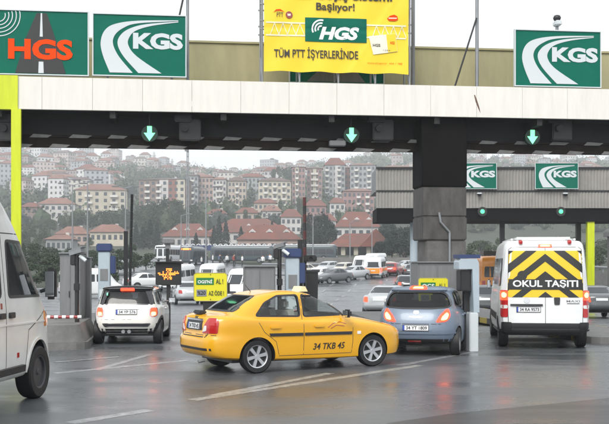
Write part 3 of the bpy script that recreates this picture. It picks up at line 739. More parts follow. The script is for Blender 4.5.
# yellow signs
def yellow_sign(px0, px1, py0, py1, d, label, lines_, post=True):
    w, h = (px1-px0)*d/F, (py1-py0)*d/F; zc = gz((py0+py1)/2, d)
    t = thing('info_sign', label, 'sign', (gx((px0+px1)/2, d), d, zc), GA-R(2))
    c = .045; P = [(-w/2+c,-h/2), (w/2-c,-h/2), (w/2,-h/2+c), (w/2,h/2-c), (w/2-c,h/2), (-w/2+c,h/2), (-w/2,h/2-c), (-w/2,-h/2+c)]
    g = G(); g.prism(P, -.02, .02); g.build('plate', M['sign_lime'], t)
    g = G(); 
    for i in range(8):
        a, b = P[i], P[(i+1) % 8]; g.tube((a[0], -.018, a[1]), (b[0], -.018, b[1]), .009, n=6)
    g.build('rim', M['olive'], t)
    for s_, x0, x1, z0, z1, m, backing in lines_:
        x0, x1, z0, z1 = [(-w/2+x0*w), (-w/2+x1*w), (-h/2+z0*h), (-h/2+z1*h)]
        if backing:
            g = G(); g.bbox(((x0+x1)/2, -.026, (z0+z1)/2), (x1-x0, .01, z1-z0), .003); g.build('name_block', backing, t)
            px_, pz_ = (x1-x0)*.09, (z1-z0)*.2; x0 += px_; x1 -= px_; z0 += pz_; z1 -= pz_
        text_on('lettering', s_, x1-x0, z1-z0, m, t, ((x0+x1)/2, -.036, (z0+z1)/2), bold=.03)
    g = G(); g.tube((0,-.02,h/2-.04), (0,-.03,h/2-.04), .012); g.tube((0,-.02,-h/2+.04), (0,-.03,-h/2+.04), .012); g.build('bolt', M['black'], t)
    if post:
        g = G(); g.box((.02, .10, -h/2-(zc-h/2-.18)/2+.15), (.5*w, .12, zc-h/2-.18+.28)); g.box((w/2+.02, .09, -.02), (.1, .16, .24)); g.build('stand', M['black'], t)
    else:
        g = G(); g.box((0, .09, -h/2-(zc-h/2-.18)/2+.1), (.1, .1, zc-h/2-.18+.2)); g.build('stand', M['black'], t)
M['sign_lime'] = mat('sign_lime_yellow', (.68,.62,.015), .45, var=.06, scale=3)
M['block_green'] = mat('block_green', (.01,.17,.04), .4)
M['ink_green'] = mat('dark_ink', (.05,.06,.02), .5)
yellow_sign(194, 227, 273, 301, 24.0, 'yellow sign with green block reading AL and AZ ODE, left of the taxi', [("OGS'Nİ", .07, .60, .58, .83, M['letter_white'], M['block_green']), ('AL !', .66, .88, .61, .79, M['ink_green'], None), ('%20', .08, .38, .17, .41, M['plate_ink'], M['metal_grey']), ('AZ ÖDE !', .44, .90, .20, .39, M['ink_green'], None)])
yellow_sign(418, 448, 278, 306, 26.5, 'yellow sign with green OGS block on the cabinet behind the blue grey hatchback', [("OGS", .08, .58, .58, .84, M['letter_white'], M['block_green']), ('AL !', .68, .90, .61, .81, M['ink_green'], None), ('%20', .08, .38, .17, .41, M['plate_ink'], M['metal_grey']), ('AZ ÖDE !', .44, .90, .20, .39, M['ink_green'], None)], False)
# LED sign
d = 30.; t = thing('led_sign', 'black electronic sign with glowing amber rows on a dark post, left of the yellow sign', 'electronic sign', (gx(168.5, d), d, .0), GA)
zc = gz(273.5, d); w, h = 25.5*d/F, 23*d/F
g = G(); g.bbox((0, 0, zc), (w, .22, h), .02); g.build('housing', M['black'], t)
g = G(); g.box((-.03, .06, zc+h/2+.2), (.10, .1, .4)); g.box((0, .06, (zc-h/2)/2), (.12, .12, zc-h/2)); g.build('post', M['black'], t)
g = G(); g.bbox((0, .06, zc+h/2+.62), (.36, .3, .14), .02); g.box((-.02, .06, zc+h/2+.48), (.16, .14, .16)); g.build('beacon', M['box_grey'], t)
rr = random.Random(11); g = G(); nx = 22
for row, (a, b) in enumerate(((9, 14), (9, 14), (3, 19), (2, 20), (3, 19), (6, 16), (7, 15), (7, 15))):
    z = zc+h*.20-row*h*.062
    for i in range(a, b):
        if row in (2, 5) and i % 2: continue
        if rr.random() < .22: continue
        x = -w/2+w*(i+.5)/nx; g.box((x, -.113, z), (w/nx*.78, .01, h*.046))
g.build('led_rows', M['led_amber'], t)
g = G(); g.box((0, -.13, zc+h/2), (w+.04, .28, .03)); g.build('visor', M['black'], t)

# street lamps behind the plaza
def street_lamp(px, d, pyt, label, arm=.9, r=.08, double=True):
    x, y, z = pos(px, d); t = thing('street_lamp', label, 'street lamp', (x, y, z), 0, 'double armed street lamps')
    h = gz(pyt, d)-z
    g = G(); g.tube((0,0,0), (0,0,h), r*1.5, r*.7); g.build('pole', M['metal_grey'], t, smooth=40)
    for s in ((-1, 1) if double else (1,)):
        g = G(); g.tube((0,0,h-.1), (s*arm, 0, h+.12), r*.5); g.build('arm', M['metal_grey'], t)
        g = G(); g.bbox((s*(arm+.35), 0, h+.14), (.9, .3, .16), .04); g.build('lamp_head', M['box_grey'], t)
street_lamp(72.5, 118, 184.5, 'double armed street lamp, shorter left one above the left concrete island')
street_lamp(87.5, 112, 181, 'taller double armed street lamp in front of the cream apartment block')
street_lamp(125.5, 125, 187.5, 'double armed street lamp just left of the raised dark barrier boom')
street_lamp(206, 118, 188, 'double armed street lamp above the yellow sign by the taxi')
street_lamp(181, 150, 215, 'slim street lamp before the left red roofed villa', double=False)
street_lamp(350, 160, 222, 'slim street lamp before the big red gabled roof, left of its centre', double=False, arm=.6)
street_lamp(372, 165, 222, 'slim street lamp before the big red gabled roof, right of its centre', double=False, arm=.6)
street_lamp(313, 150, 216, 'slim street lamp just right of the raised red and black barrier', double=False, arm=.4)
x, y, z = pos(187.5, 230); t = thing('lattice_mast', 'tall thin dark mast rising to the canopy left of centre', 'mast', (x, y, z))
g = G(); h = gz(140, 230)-z
for a in range(3): g.tube((.35*math.cos(a*2.1), .35*math.sin(a*2.1), 0), (.2*math.cos(a*2.1), .2*math.sin(a*2.1), h), .11, n=6)
for k in range(24):
    g.tube((.3*math.cos(k*2.1), .3*math.sin(k*2.1), h*k/24), (.3*math.cos(k*2.1+2.1), .3*math.sin(k*2.1+2.1), h*(k+1)/24), .06, n=5)
g.build('lattice', M['metal_grey'], t)
g = G(); g.bbox((-.2, -.2, h*.93), (.8, .5, 1.6), .05); g.build('antenna', M['box_grey'], t)
# ---------------------------------------------------------------- vehicles
DG = bpy.context.evaluated_depsgraph_get
VIEW = {'R': ((0,1), (1,0)), 'L': ((0,-1), (1,0)), 'B': ((1,0), (0,1)), 'F': ((-1,0), (0,1)),
        'BR': ((.7071,.7071), (.7071,-.7071)), 'BL': ((.7071,-.7071), (.7071,.7071)),
        'FR': ((-.7071,.7071), (.7071,.7071)), 'FL': ((-.7071,-.7071), (.7071,-.7071))}
def ring(k, n=72):
    xr, xf, w, zr, zm, zf, nr, nf = k
    t = np.linspace(0, 2*np.pi, 721)[:-1]; c, s = np.cos(t), np.sin(t)
    e = np.where(c < 0, nr, nf); xc, a = (xr+xf)/2, (xf-xr)/2
    # rear corner radius and front corner radius are in metres-ish: squircle in plan
    x = xc + a*np.sign(c)*np.abs(c)**(2/e); y = w*np.sign(s)*np.abs(s)**(2/e)
    P = np.stack([x, y], 1); P = np.vstack([P, P[:1]])
    L = np.concatenate([[0], np.cumsum(np.hypot(*np.diff(P, axis=0).T))]); u = np.linspace(0, L[-1], n+1)[:-1]
    x = np.interp(u, L, P[:, 0]); y = np.interp(u, L, P[:, 1]); q = (x-xr)/(xf-xr)
    z = zr*(1-q)*(1-2*q) + 4*zm*q*(1-q) + zf*q*(2*q-1)
    return np.stack([x, y, z], 1)
def expand(kn, sub):
    kn = [np.array(k, float) for k in kn]; out = []
    for i in range(len(kn)-1):
        p0, p1, p2, p3 = kn[max(0, i-1)], kn[i], kn[i+1], kn[min(len(kn)-1, i+2)]
        for j in range(sub):
            s = j/sub; v = .5*((2*p1)+(-p0+p2)*s*.7+(2*p0-5*p1+4*p2-p3)*s*s+(-p0+3*p1-3*p2+p3)*s**3)
            m1, m2 = (p2-p0)*.35, (p3-p1)*.35
            h = (2*s**3-3*s**2+1)*p1+(s**3-2*s**2+s)*m1+(-2*s**3+3*s**2)*p2+(s**3-s**2)*m2
            out.append(h)
    return out+[kn[-1]]
def loft(kn, sub=3, n=72):
    rs = [ring(k, n) for k in expand(kn, sub)]; g = G(); m = len(rs)
    for r in rs: g.v += [tuple(p) for p in r]
    g.f = [(j*n+i, j*n+(i+1) % n, (j+1)*n+(i+1) % n, (j+1)*n+i) for j in range(m-1) for i in range(n)]
    for j, s in ((0, -1), (m-1, 1)):          # closing caps: shrunk rings
        c = rs[j].mean(0); b = len(g.v); inner = (rs[j]-c)*np.array([.5, .5, 1])+c; inner[:, 2] = rs[j][:, 2].mean()*.5+rs[j][:, 2]*.5+.006*s
        g.v += [tuple(p) for p in inner]; g.v.append(tuple(c+np.array([0, 0, .01*s])))
        g.f += [(j*n+i, j*n+(i+1) % n, b+(i+1) % n, b+i) for i in range(n)] + [(b+i, b+(i+1) % n, b+n) for i in range(n)]
    g.m = [0]*len(g.f); return g
def rnd(poly, r=.04, k=4):
    """round the corners of a polygon"""
    out = []; n = len(poly)
    for i in range(n):
        p, a, b = Vector(poly[i]), Vector(poly[i-1]), Vector(poly[(i+1) % n])
        ra = min(r, (a-p).length*.45); rb = min(r, (b-p).length*.45); A = p+(a-p).normalized()*ra; B = p+(b-p).normalized()*rb
        for j in range(k+1):
            s = j/k; q_ = A*(1-s)**2+p*2*s*(1-s)+B*s*s; out.append((q_.x, q_.y))
    return out
class Car:
    def __init__(s, name, label, cat, kn, L, W, paint, loc, phi, group=None, n=72, sub=3, pitch=0., roll=0.):
        s.t = thing(name, label, cat, loc, R(90)-phi, group); s.t.rotation_euler = (roll, pitch, R(90)-phi)
        s.kn, s.L, s.W, s.paint = kn, L, W, paint; s.off = Vector((-L/2, 0, 0)); s.hi = n > 60
        s.g = loft(kn, sub, n); s.v = [Vector(v) for v in s.g.v]
        s.bvh = BVHTree.FromPolygons(s.v, s.g.f); s.cuts = []; s.cav = None; s.body_o = None
    def cast(s, view, u, z):
        d, e = VIEW[view]
        if view in ('R', 'L', 'F', 'B'):
            base = Vector((u, 0, z)) if view in 'RL' else Vector((s.L/2, u, z))
        elif view[0] == 'B': base = Vector((e[0]*u, e[1]*u, z))
        else: base = Vector((s.L+e[0]*u, e[1]*u, z))
        dv = Vector((d[0], d[1], 0)); h, nrm, _, _ = s.bvh.ray_cast(base-dv*12, dv)
        if h is None: return None, None
        if nrm.dot(dv) > 0: nrm = -nrm
        return h, nrm
    def cast_top(s, x, y):
        h, nrm, _, _ = s.bvh.ray_cast(Vector((x, y, 9)), Vector((0, 0, -1)))
        return (h, nrm if nrm.z > 0 else -nrm) if h is not None else (None, None)
    def _emit(s, g, fn, pts, fs, eps, thick, mi=0):
        P = []; ok = []
        last = None
        for a, b in pts:
            h, n = fn(a, b)
            if h is None: ok.append(False); P.append((Vector((0,0,0)), Vector((0,0,1)))); continue
            ok.append(True); P.append((h, n))
        fs = [f for f in fs if all(ok[i] for i in f)]
        k = len(P); edges = {}
        for f in fs:
            for i in range(len(f)):
                a, b = f[i], f[(i+1) % len(f)]; edges[(a, b)] = 1
        vs = [h+n*eps+s.off for h, n in P]
        if thick:
            vs += [h+n*(eps-thick)+s.off for h, n in P]
            bd = [(a, b) for a, b in edges if (b, a) not in edges]
            g.add(vs, list(fs)+[(a, b, k+b, k+a) for a, b in bd], mi)
        else: g.add(vs, fs, mi)
    def grid(s, poly, nu=14, nv=10):
        zs = sorted({p[1] for p in poly}); z0, z1 = zs[0], zs[-1]; zz = sorted(set(list(np.linspace(z0+1e-5, z1-1e-5, nv+1)) + [z for z in zs if z0+1e-4 < z < z1-1e-4]))
        zz = [zz[0]]+[b for a, b in zip(zz, zz[1:]) if b-a > 1e-4]
        pts, n = [], len(poly)
        for z in zz:
            xs = []
            for i in range(n):
                (xa, za), (xb, zb) = poly[i], poly[(i+1) % n]
                if (za <= z < zb) or (zb <= z < za): xs.append(xa+(xb-xa)*(z-za)/(zb-za))
            if not xs: xs = [poly[0][0]]
            a, b = min(xs), max(xs); pts += [(a+(b-a)*i/nu, z) for i in range(nu+1)]
        fs = [(j*(nu+1)+i, j*(nu+1)+i+1, (j+1)*(nu+1)+i+1, (j+1)*(nu+1)+i) for j in range(len(zz)-1) for i in range(nu)]
        return pts, fs
    def patch(s, name, view, poly, m, eps=.004, thick=.012, nu=14, nv=10, parent=None, both=False):
        views = [view] if view in VIEW or view == 'T' else list(view); first = None
        for vw in views:
            g = G(); pl = poly[vw] if isinstance(poly, dict) else poly
            pts, fs = s.grid(pl, nu, nv)
            fn = s.cast_top if vw == 'T' else (lambda a, b, vw=vw: s.cast(vw, a, b))
            s._emit(g, fn, pts, fs, eps, thick)
            if g.f: o = g.build(name, m, parent or s.t, smooth=50); first = first or o
        return first
    def strip(s, name, view, segs, w, m, eps=.003, thick=.006, parent=None, closed=False):
        """thin band along polylines"""
        first = None
        for vw in ([view] if view in VIEW or view == 'T' else list(view)):
            for pl in segs:
                g = G()
                pl = [Vector(p) for p in pl]
                if closed: pl = pl+[pl[0], pl[1]]
                dense = []
                for a, b in zip(pl, pl[1:]):
                    k = max(1, int((b-a).length/.08)); dense += [a.lerp(b, i/k) for i in range(k)]
                dense.append(pl[-1]); pts = []
                for i, p in enumerate(dense):
                    d = (dense[min(i+1, len(dense)-1)]-dense[max(i-1, 0)]); d = d.normalized() if d.length > 1e-9 else Vector((1, 0)); nn = Vector((-d.y, d.x))*w/2
                    pts += [tuple(p-nn), tuple(p+nn)]
                fs = [(2*i, 2*i+2, 2*i+3, 2*i+1) for i in range(len(dense)-1)]
                fn = s.cast_top if vw == 'T' else (lambda a, b, vw=vw: s.cast(vw, a, b))
                s._emit(g, fn, pts, fs, eps, thick)
                if g.f: o = g.build(name, m, parent or s.t, smooth=60); first = first or o
        return first
    def text(s, name, view, st, u, z, w, h, m, bold=.02, shear=0., eps=.006, parent=None):
        v, f = text_geo(st, bold, shear); e = v.max(0)-v.min(0); sg = -1 if view == 'L' else 1
        # seen from behind, +y (left of the car) is on the viewer's left
        sg = {'B': -1, 'R': 1, 'L': -1, 'F': 1}[view]
        pts = [(u+sg*p[0]/e[0]*w, z+p[1]/e[1]*h) for p in v]
        g = G(); s._emit(g, lambda a, b: s.cast(view, a, b), pts, f, eps, 0.)
        return g.build(name, m, parent or s.t)
    def arch(s, x, r, zc, depth=.34, w=None):
        w = w or s.W/2
        for sd in (-1, 1):
            g = G(); g.lathe([(0, -depth), (r, -depth), (r, .3), (0, .3)] if sd > 0 else [(0, depth), (r, depth), (r, -.3), (0, -.3)], 40, 'y', (x, sd*w, zc)); s.cuts.append(g)
    def window(s, view, poly, x0=None, x1=None, inner=.25):
        g = G()
        if view == 'S':
            for sd in (-1, 1): h = G(); h.prism(poly, sd*inner, sd*2, 'xz'); s.cuts.append(h)
        else: g.prism(poly, x0, x1, 'yz'); s.cuts.append(g)
    def finish(s, name='body', mats=None):
        mats = mats or [s.paint, M['trim']]
        if not s.cuts:
            g = G(); g.v = [tuple(v+s.off) for v in s.v]; g.f = s.g.f; g.m = s.g.m; s.body_o = g.build(name, mats, s.t, smooth=40); return s.body_o
        def tmp(g, mi=0):
            o = g.build('tmp', mats); 
            if mi: o.data.polygons.foreach_set('material_index', [mi]*len(o.data.polygons))
            return o
        body = tmp(s.g); cutters = []
        if s.cav: cutters.append(tmp(s.cav, len(mats)-1))
        a = G(); 
        for c in s.cuts: a.add(c.v, c.f)
        cutters.append(tmp(a, 1))
        for c in cutters:
            md = body.modifiers.new('b', 'BOOLEAN'); md.operation = 'DIFFERENCE'; md.solver = 'EXACT'; md.object = c; md.use_self = True
        me = bpy.data.meshes.new_from_object(body.evaluated_get(DG()))
        for o in [body]+cutters:
            d_ = o.data; bpy.data.objects.remove(o); bpy.data.meshes.remove(d_)
        me.transform(Matrix.Translation(s.off)); me.name = name
        me.shade_smooth(); me.set_sharp_from_angle(angle=R(32))
        s.body_o = link(name, me, s.t); return s.body_o
    def cabin(s, first, inset=.06, floor=.42, top=.05):
        """hollow inside the greenhouse: knots from index first on"""
        ks = [list(k) for k in s.kn[first:]]; out = []
        a = ks[0]; base = [a[0]+inset, a[1]-inset, a[2]-inset, floor, floor, floor, a[6], a[7]]; out.append(base)
        for k in ks:
            out.append([k[0]+inset, max(k[0]+inset+.05, k[1]-inset), max(.03, k[2]-inset), k[3]-top, k[4]-top, k[5]-top, k[6], k[7]])
        s.cav = loft(out, 2, 48)
    def seats(s, xf, xr, zf=.42, w=.5, m=None, wheel=True):
        m = m or M['cabin']
        for x, y, ww in ((xf, -.36, w), (xf, .36, w), (xr, 0, 1.15)):
            g = G(); g.bbox((x+.22, y, zf+.10), (.5, ww, .16), .05); g.box((x-.06, y, zf+.42), (.13, ww*.95, .56), tilt=('Y', R(-14)))
            o = None; se = G(); se.v, se.f, se.m = g.v, g.f, g.m; se.v = [tuple(Vector(v)+s.off) for v in se.v]; o = se.build('seat', m, s.t, smooth=40)
            hs_ = [y] if ww < .8 else [-.36, .36]
            for hy in hs_:
                hg = G(); hg.bbox((x-.14, hy, zf+.80), (.10, .27, .18), .04); hg.v = [tuple(Vector(v)+s.off) for v in hg.v]; hg.build('headrest', m, o, smooth=40)
        g = G(); g.bbox((xf+.95, 0, zf+.36), (.3, 1.25, .24), .08); g.v = [tuple(Vector(v)+s.off) for v in g.v]; g.build('dashboard', M['trim'], s.t, smooth=40)
    def wheels(s, xs, r, tw, track, rimf=.66, spokes=6, rim='alloy', steer=0.):
        for i, x in enumerate(xs):
            for sd in (-1, 1):
                o = s.wheel(r, tw, rimf, spokes, rim)
                o.location = Vector((x, sd*track/2, r))+s.off; o.rotation_euler = (0, 0, (math.pi if sd > 0 else 0)+(steer if i == len(xs)-1 else 0))
    _w = {}
    def wheel(s, r, tw, rimf, spokes, rim):
        """wheel whose outer face looks along local -Y"""
        k = (r, tw, rimf, spokes, rim, s.hi)
        if k in Car._w:
            o = copy_tree(Car._w[k], s.t); return o
        n = 40 if s.hi else 18; rr = r*rimf; g = G(); h = tw/2
        g.lathe([(rr*.96, h*.9), (rr, h*.92), (r*.93, h), (r*.985, h*.75), (r, h*.45), (r, -h*.45), (r*.985, -h*.75), (r*.93, -h), (rr*1.05, -h*.95), (rr, -h*.86), (rr*.97, -h*.55), (0, -h*.35)], n, 'y')
        if s.hi:      # tread grooves as thin rings
            for yy in (-.3, 0, .3): g.lathe([(r*1.001, h*yy-.006), (r*1.004, h*yy-.02), (r*1.004, h*yy-.045), (r*1.001, h*yy-.055)], n, 'y')
        o = g.build('wheel', M['rubber'], s.t, smooth=35)
        g = G(); mm = M['alloy'] if rim == 'alloy' else (M['steel_dark'] if rim == 'dark' else M['metal_grey'])
        g.lathe([(rr*.90, -h*.5), (rr*.92, -h*.84), (rr*1.0, -h*.93), (rr*1.01, -h*.86)], n, 'y'); g.lathe([(0, -h*.80), (rr*.15, -h*.80), (rr*.2, -h*.72), (rr*.22, -h*.4)], 16, 'y')
        if s.hi and spokes:
            for i in range(spokes):
                a = 2*math.pi*i/spokes+.2; c, sn = math.cos(a), math.sin(a); e0, e1 = rr*.15, rr*.94; w0, w1 = rr*.12, rr*.16
                vs = []
                for y_ in (-h*.78, -h*.45):
                    for e_, w_ in ((e0, w0), (e1, w1)):
                        yy = y_-(h*.05 if e_ == e1 else 0)
                        for sg in (-1, 1): vs.append((e_*c-sg*w_*sn, yy, e_*sn+sg*w_*c))
                g.add(vs, [(0,1,3,2), (4,6,7,5), (0,2,6,4), (1,5,7,3), (2,3,7,6), (0,4,5,1)])
        else: g.lathe([(0, -h*.62), (rr*.5, -h*.62), (rr*.92, -h*.55)], n, 'y')
        g.build('rim', mm, o, smooth=35)
        Car._w[k] = o; return o
    def part(s, name, g, m, smooth=40, parent=None):
        g.v = [tuple(Vector(v)+s.off) for v in g.v]; return g.build(name, m, parent or s.t, smooth=smooth)
    def plate(s, view, u, z, st, w=.50, h=.11, eps=.014, backing=True):
        hw = w/2
        o = s.patch('number_plate', view, [(u-hw, z-h/2), (u+hw, z-h/2), (u+hw, z+h/2), (u-hw, z+h/2)], M['plate'], eps, .03, 6, 2)
        sg = -1 if view == 'B' else 1
        a, b = u-sg*hw, u-sg*(hw-.04); a, b = min(a, b), max(a, b)
        s.patch('country_band', view, [(a, z-h/2), (b, z-h/2), (b, z+h/2), (a, z+h/2)], M['plate_blue'], eps+.002, .004, 2, 2, parent=o)
        s.strip('plate_rim', view, [[(u-hw, z-h/2), (u+hw, z-h/2), (u+hw, z+h/2), (u-hw, z+h/2)]], .012, M['plate_ink'], eps+.003, .006, parent=o, closed=True)
        s.text('lettering', view, st, u+sg*.02, z, w*.80, h*.62, M['plate_ink'], .03, eps=eps+.004, parent=o)
        return o
    def mirror(s, x, y, z, w=.2, h=.15, m=None, side=-1, arm=.08):
        g = G(); g.bbox((x, side*(abs(y)+arm+w/2), z), (.11, w, h), .035); g.tube((x+.02, side*(abs(y)-.03), z-h*.25), (x+.02, side*(abs(y)+arm+.02), z-h*.15), .025)
        o = s.part('door_mirror', g, m or s.paint)
        g = G(); g.bbox((x-.056, side*(abs(y)+arm+w/2), z), (.008, w*.82, h*.78), .003); s.part('mirror_glass', g, M['mirror'], parent=o)
def place(px, d): return (gx(px, d), d)
# ---- yellow taxi
h_, l_ = Vector((math.cos(R(30)), math.sin(R(30)))), Vector((-math.sin(R(30)), math.cos(R(30))))
pc = Vector((-.855, 18.0)) + h_*1.21 + l_*.80
KN = [(.30,4.10,.77,.26,.20,.22,6.75,5.8), (.08,4.22,.828,.32,.23,.24,6.75,5.2), (.0,4.27,.845,.45,.36,.40,6.5,5.0), (0.0,4.28,.8475,.62,.52,.54,6.5,4.8), (.045,4.25,.847,.70,.70,.66,6.5,4.8),
      (.06,4.14,.845,.88,.84,.74,6.75,4.8), (.11,3.86,.835,1.0,.905,.82,6.75,4.9), (.22,3.36,.79,1.05,.945,.93,6.75,5.5), (.47,3.0,.768,1.075,.965,.985,6.75,6.1), (.70,2.70,.728,1.22,1.17,1.17,6.75,6.5), (1.0,2.36,.665,1.375,1.35,1.33,6.75,6.5),
      (1.2,2.16,.60,1.43,1.43,1.41,6.75,6.5), (1.42,1.96,.42,1.465,1.475,1.455,5.4,5.8)]
c = Car('taxi', 'yellow taxi sedan seen side on crossing in front of the toll lanes', 'taxi', KN, 4.28, 1.695, M['yellow'], (pc.x, pc.y, RZ), R(60))
c.cabin(8)
c.arch(.93, .355, .30); c.arch(3.43, .355, .30)
wr = rnd([(.92,1.03),(1.84,1.005),(1.84,1.395),(1.40,1.385),(1.12,1.26)], .05); wf = rnd([(1.92,1.0),(2.86,1.012),(2.60,1.19),(2.36,1.335),(2.18,1.39),(1.92,1.398)], .05)
c.window('S', wr); c.window('S', wf)
rg = rnd([(-.60,1.115),(.60,1.115),(.50,1.375),(-.50,1.375)], .06); fg = rnd([(-.66,1.03),(.66,1.03),(.53,1.345),(-.53,1.345)], .06)
c.window('F', fg, 2.1, 6)
c.finish(mats=[M['yellow'], M['trim'], M['cabin_light']])
for p in (wr, wf): c.patch('side_window', 'RL', p, M['glass_car'], -.014, 0, 16, 12)
c.patch('rear_window', 'B', rg, M['pane_dark'], .003, .010, 24, 16); c.patch('windscreen', 'F', fg, M['glass_car'], -.012, 0)
c.strip('window_trim', 'RL', [wr, wf], .03, M['trim'], .003, .008, closed=True)
c.strip('rear_window_seal', 'B', [rg], .03, M['trim'], .003, .008, closed=True)
c.seats(1.86, 1.02, m=M['cabin_light'])
c.strip('door_seam', 'RL', [[(.90,1.0),(1.06,.74),(1.30,.56),(1.36,.32)], [(1.88,1.4),(1.88,.6),(1.87,.30)], [(2.90,1.0),(2.96,.85),(2.95,.5),(2.92,.30)], [(1.36,.30),(2.92,.29)]], .010, M['trim'], .001, .004)
c.patch('side_moulding', 'RL', [(1.18,.66),(1.86,.65),(1.86,.705),(1.16,.715)], M['trim'], .016, .03, 14, 2); c.patch('side_moulding', 'RL', [(1.90,.65),(2.92,.64),(2.93,.695),(1.90,.705)], M['trim'], .016, .03, 16, 2); c.patch('side_moulding', 'RL', [(3.05,.64),(3.13,.64),(3.13,.695),(3.05,.695)], M['letter_white'], .012, .02, 4, 2)
for x in (1.28, 2.20): c.patch('door_handle', 'RL', rnd([(x-.10,.80),(x+.10,.80),(x+.10,.845),(x-.10,.845)], .02), M['yellow'], .03, .04, 8, 3)
c.text('lettering', 'R', '34 TKB 45', 2.42, .44, .70, .12, M['sign_black'], .025, .25)
c.strip('door_emblem', 'R', [[(2.40,.78),(2.52,.86),(2.66,.88),(2.80,.84)], [(2.46,.76),(2.58,.82),(2.76,.80)]], .012, M['red_paint'], .003, .004)
lamp = rnd([(.36,.72),(.66,.74),(.70,.96),(.62,.985),(.44,.985)], .04)
for vw in ('BR', 'BL'):
    pl = rnd([(.30,.735),(.64,.735),(.665,.93),(.63,1.0),(.44,1.0),(.35,.86)], .03)
    pl = pl if vw == 'BR' else pl
    o = c.patch('tail_lamp', vw, pl, M['lamp_red'], .012, .03, 16, 10)
    c.patch('reverse_lens', vw, rnd([(.31,.75),(.42,.78),(.42,.87),(.37,.87)], .02), M['lamp_white'], .016, .01, 6, 5, parent=o)
c.patch('plate_recess', 'B', rnd([(-.36,.78),(.36,.78),(.33,.97),(-.33,.97)], .04), M['trim'], .004, .01, 12, 6)
c.plate('B', 0, .85, '34 TKB 45', .50, .115, .02)
c.patch('chrome_strip', 'B', [(-.35,.945),(.35,.945),(.34,.975),(-.34,.975)], M['chrome'], .02, .03, 10, 2)
c.strip('boot_seam', 'B', [[(-.62,1.02),(-.55,.72),(-.5,.665),(.5,.665),(.55,.72),(.62,1.02)]], .018, M['trim'], .002, .005)
c.patch('bumper_strip', 'B', [(-.66,.43),(.66,.43),(.66,.47),(-.66,.47)], M['trim'], .008, .02, 14, 2)
c.strip('bumper_seam', ('BR', 'BL'), [[(.1,.70),(.4,.70),(.62,.70)]], .012, M['trim'], .002, .004)
c.patch('boot_emblem', 'B', rnd([(-.07,.985),(.07,.985),(.06,1.01),(-.06,1.01)], .01), M['chrome'], .01, .01, 4, 2)
g = G(); g.bbox((.22, .12, 1.085), (.14, .32, .07), .02); c.part('boot_lamp_box', g, M['trim'])
for vw in ('FR', 'FL'): c.patch('headlamp', vw, rnd([(.30,.62),(.62,.64),(.60,.78),(.36,.74)], .04), M['lamp_white'], .008, .02, 10, 6)
c.patch('grille', 'F', rnd([(-.35,.58),(.35,.58),(.38,.68),(-.38,.68)], .03), M['trim'], .006, .02, 8, 3)
c.mirror(2.76, .78, 1.04, .19, .15, M['trim'], -1); c.mirror(2.76, .78, 1.04, .19, .15, M['trim'], 1)
g = G(); g.prism([(-.09,0),(.09,0),(.035,.10),(-.035,.10)], -.16, .16, 'xz'); g.v = [(x+2.24, y-.05, z+1.44) for x, y, z in g.v]; c.part('roof_light', g, mat('roof_light_plastic', (.80,.72,.45), .35), 30)
g = G(); g.tube((1.32, .15, 1.40), (1.16, .15, 1.58), .008, .004, 6); g.lathe([(0,0),(.03,0),(.02,.03),(0,.04)], 10, 'z', (1.32,.15,1.395)); c.part('aerial', g, M['black'])
g = G(); g.tube((.1, -.35, .24), (-.02, -.35, .22), .03); c.part('exhaust', g, M['metal_grey'])
g = G(); g.box((2.15, 0, .24), (3.3, 1.3, .10)); c.part('underbody', g, M['trim'])
c.wheels((.93, 3.43), .305, .20, 1.455, .68, 6, 'alloy', R(-4))

# ---- cream mini hatchback
KN = [(.22,3.50,.77,.26,.20,.22,5.4,4.64), (.07,3.62,.82,.34,.25,.28,5.4,4.35), (.01,3.68,.84,.45,.40,.42,5.4,4.35), (0,3.70,.842,.56,.54,.54,5.4,4.06), (.015,3.66,.842,.70,.70,.68,5.4,4.06), (.05,3.45,.83,.86,.85,.80,5.4,4.35),
      (.08,3.10,.80,.93,.905,.90,5.4,4.93), (.11,2.88,.765,.97,.945,.955,6.08,5.51), (.19,2.62,.715,1.13,1.12,1.12,6.08,5.8), (.29,2.40,.665,1.285,1.27,1.26,6.08,6.09), (.36,2.28,.63,1.345,1.345,1.33,6.08,6.09), (.50,2.10,.52,1.385,1.392,1.375,5.4,5.8), (.75,1.85,.34,1.40,1.407,1.395,5.4,5.8)]
x, y = place(134.5, 26.0)
c = Car('small_hatchback', 'small cream white hatchback with black roof and brake lights on in the left lane', 'car', KN, 3.70, 1.684, M['mini_white'], (x, y, RZ), R(-3.5))
c.cabin(7, .05)
c.arch(.53, .345, .30); c.arch(3.0, .345, .30)
rg = rnd([(-.655,.985),(.655,.985),(.575,1.31),(-.575,1.31)], .07); fg = rnd([(-.66,1.0),(.66,1.0),(.57,1.29),(-.57,1.29)], .05)
ws = rnd([(.34,1.0),(1.30,.99),(1.30,1.30),(.46,1.295)], .05); wf = rnd([(1.36,.99),(2.66,1.0),(2.42,1.22),(2.33,1.29),(1.36,1.305)], .05)
c.window('B', rg, -1, .9); c.window('F', fg, 2.0, 5); c.window('S', ws); c.window('S', wf)
c.finish()
c.patch('rear_window', 'B', rg, M['glass_dark'], -.010, 0); c.patch('windscreen', 'F', fg, M['glass_car'], -.01, 0)
for p in (ws, wf): c.patch('side_window', 'RL', p, M['glass_dark'], -.012, 0)
c.patch('roof', 'T', rnd([(.33,-.60),(2.30,-.56),(2.30,.56),(.33,.60)], .12), M['black_paint'], .004, .006, 24, 20)
c.patch('rear_pillar', ('BR', 'BL'), [(.50,.99),(.66,.985),(.655,1.32),(.53,1.32)], M['black_paint'], .004, .008, 6, 8)
c.strip('rear_window_seal', 'B', [rg], .03, M['black_paint'], .003, .008, closed=True); c.strip('window_trim', 'RL', [ws, wf], .05, M['black_paint'], .003, .008, closed=True)
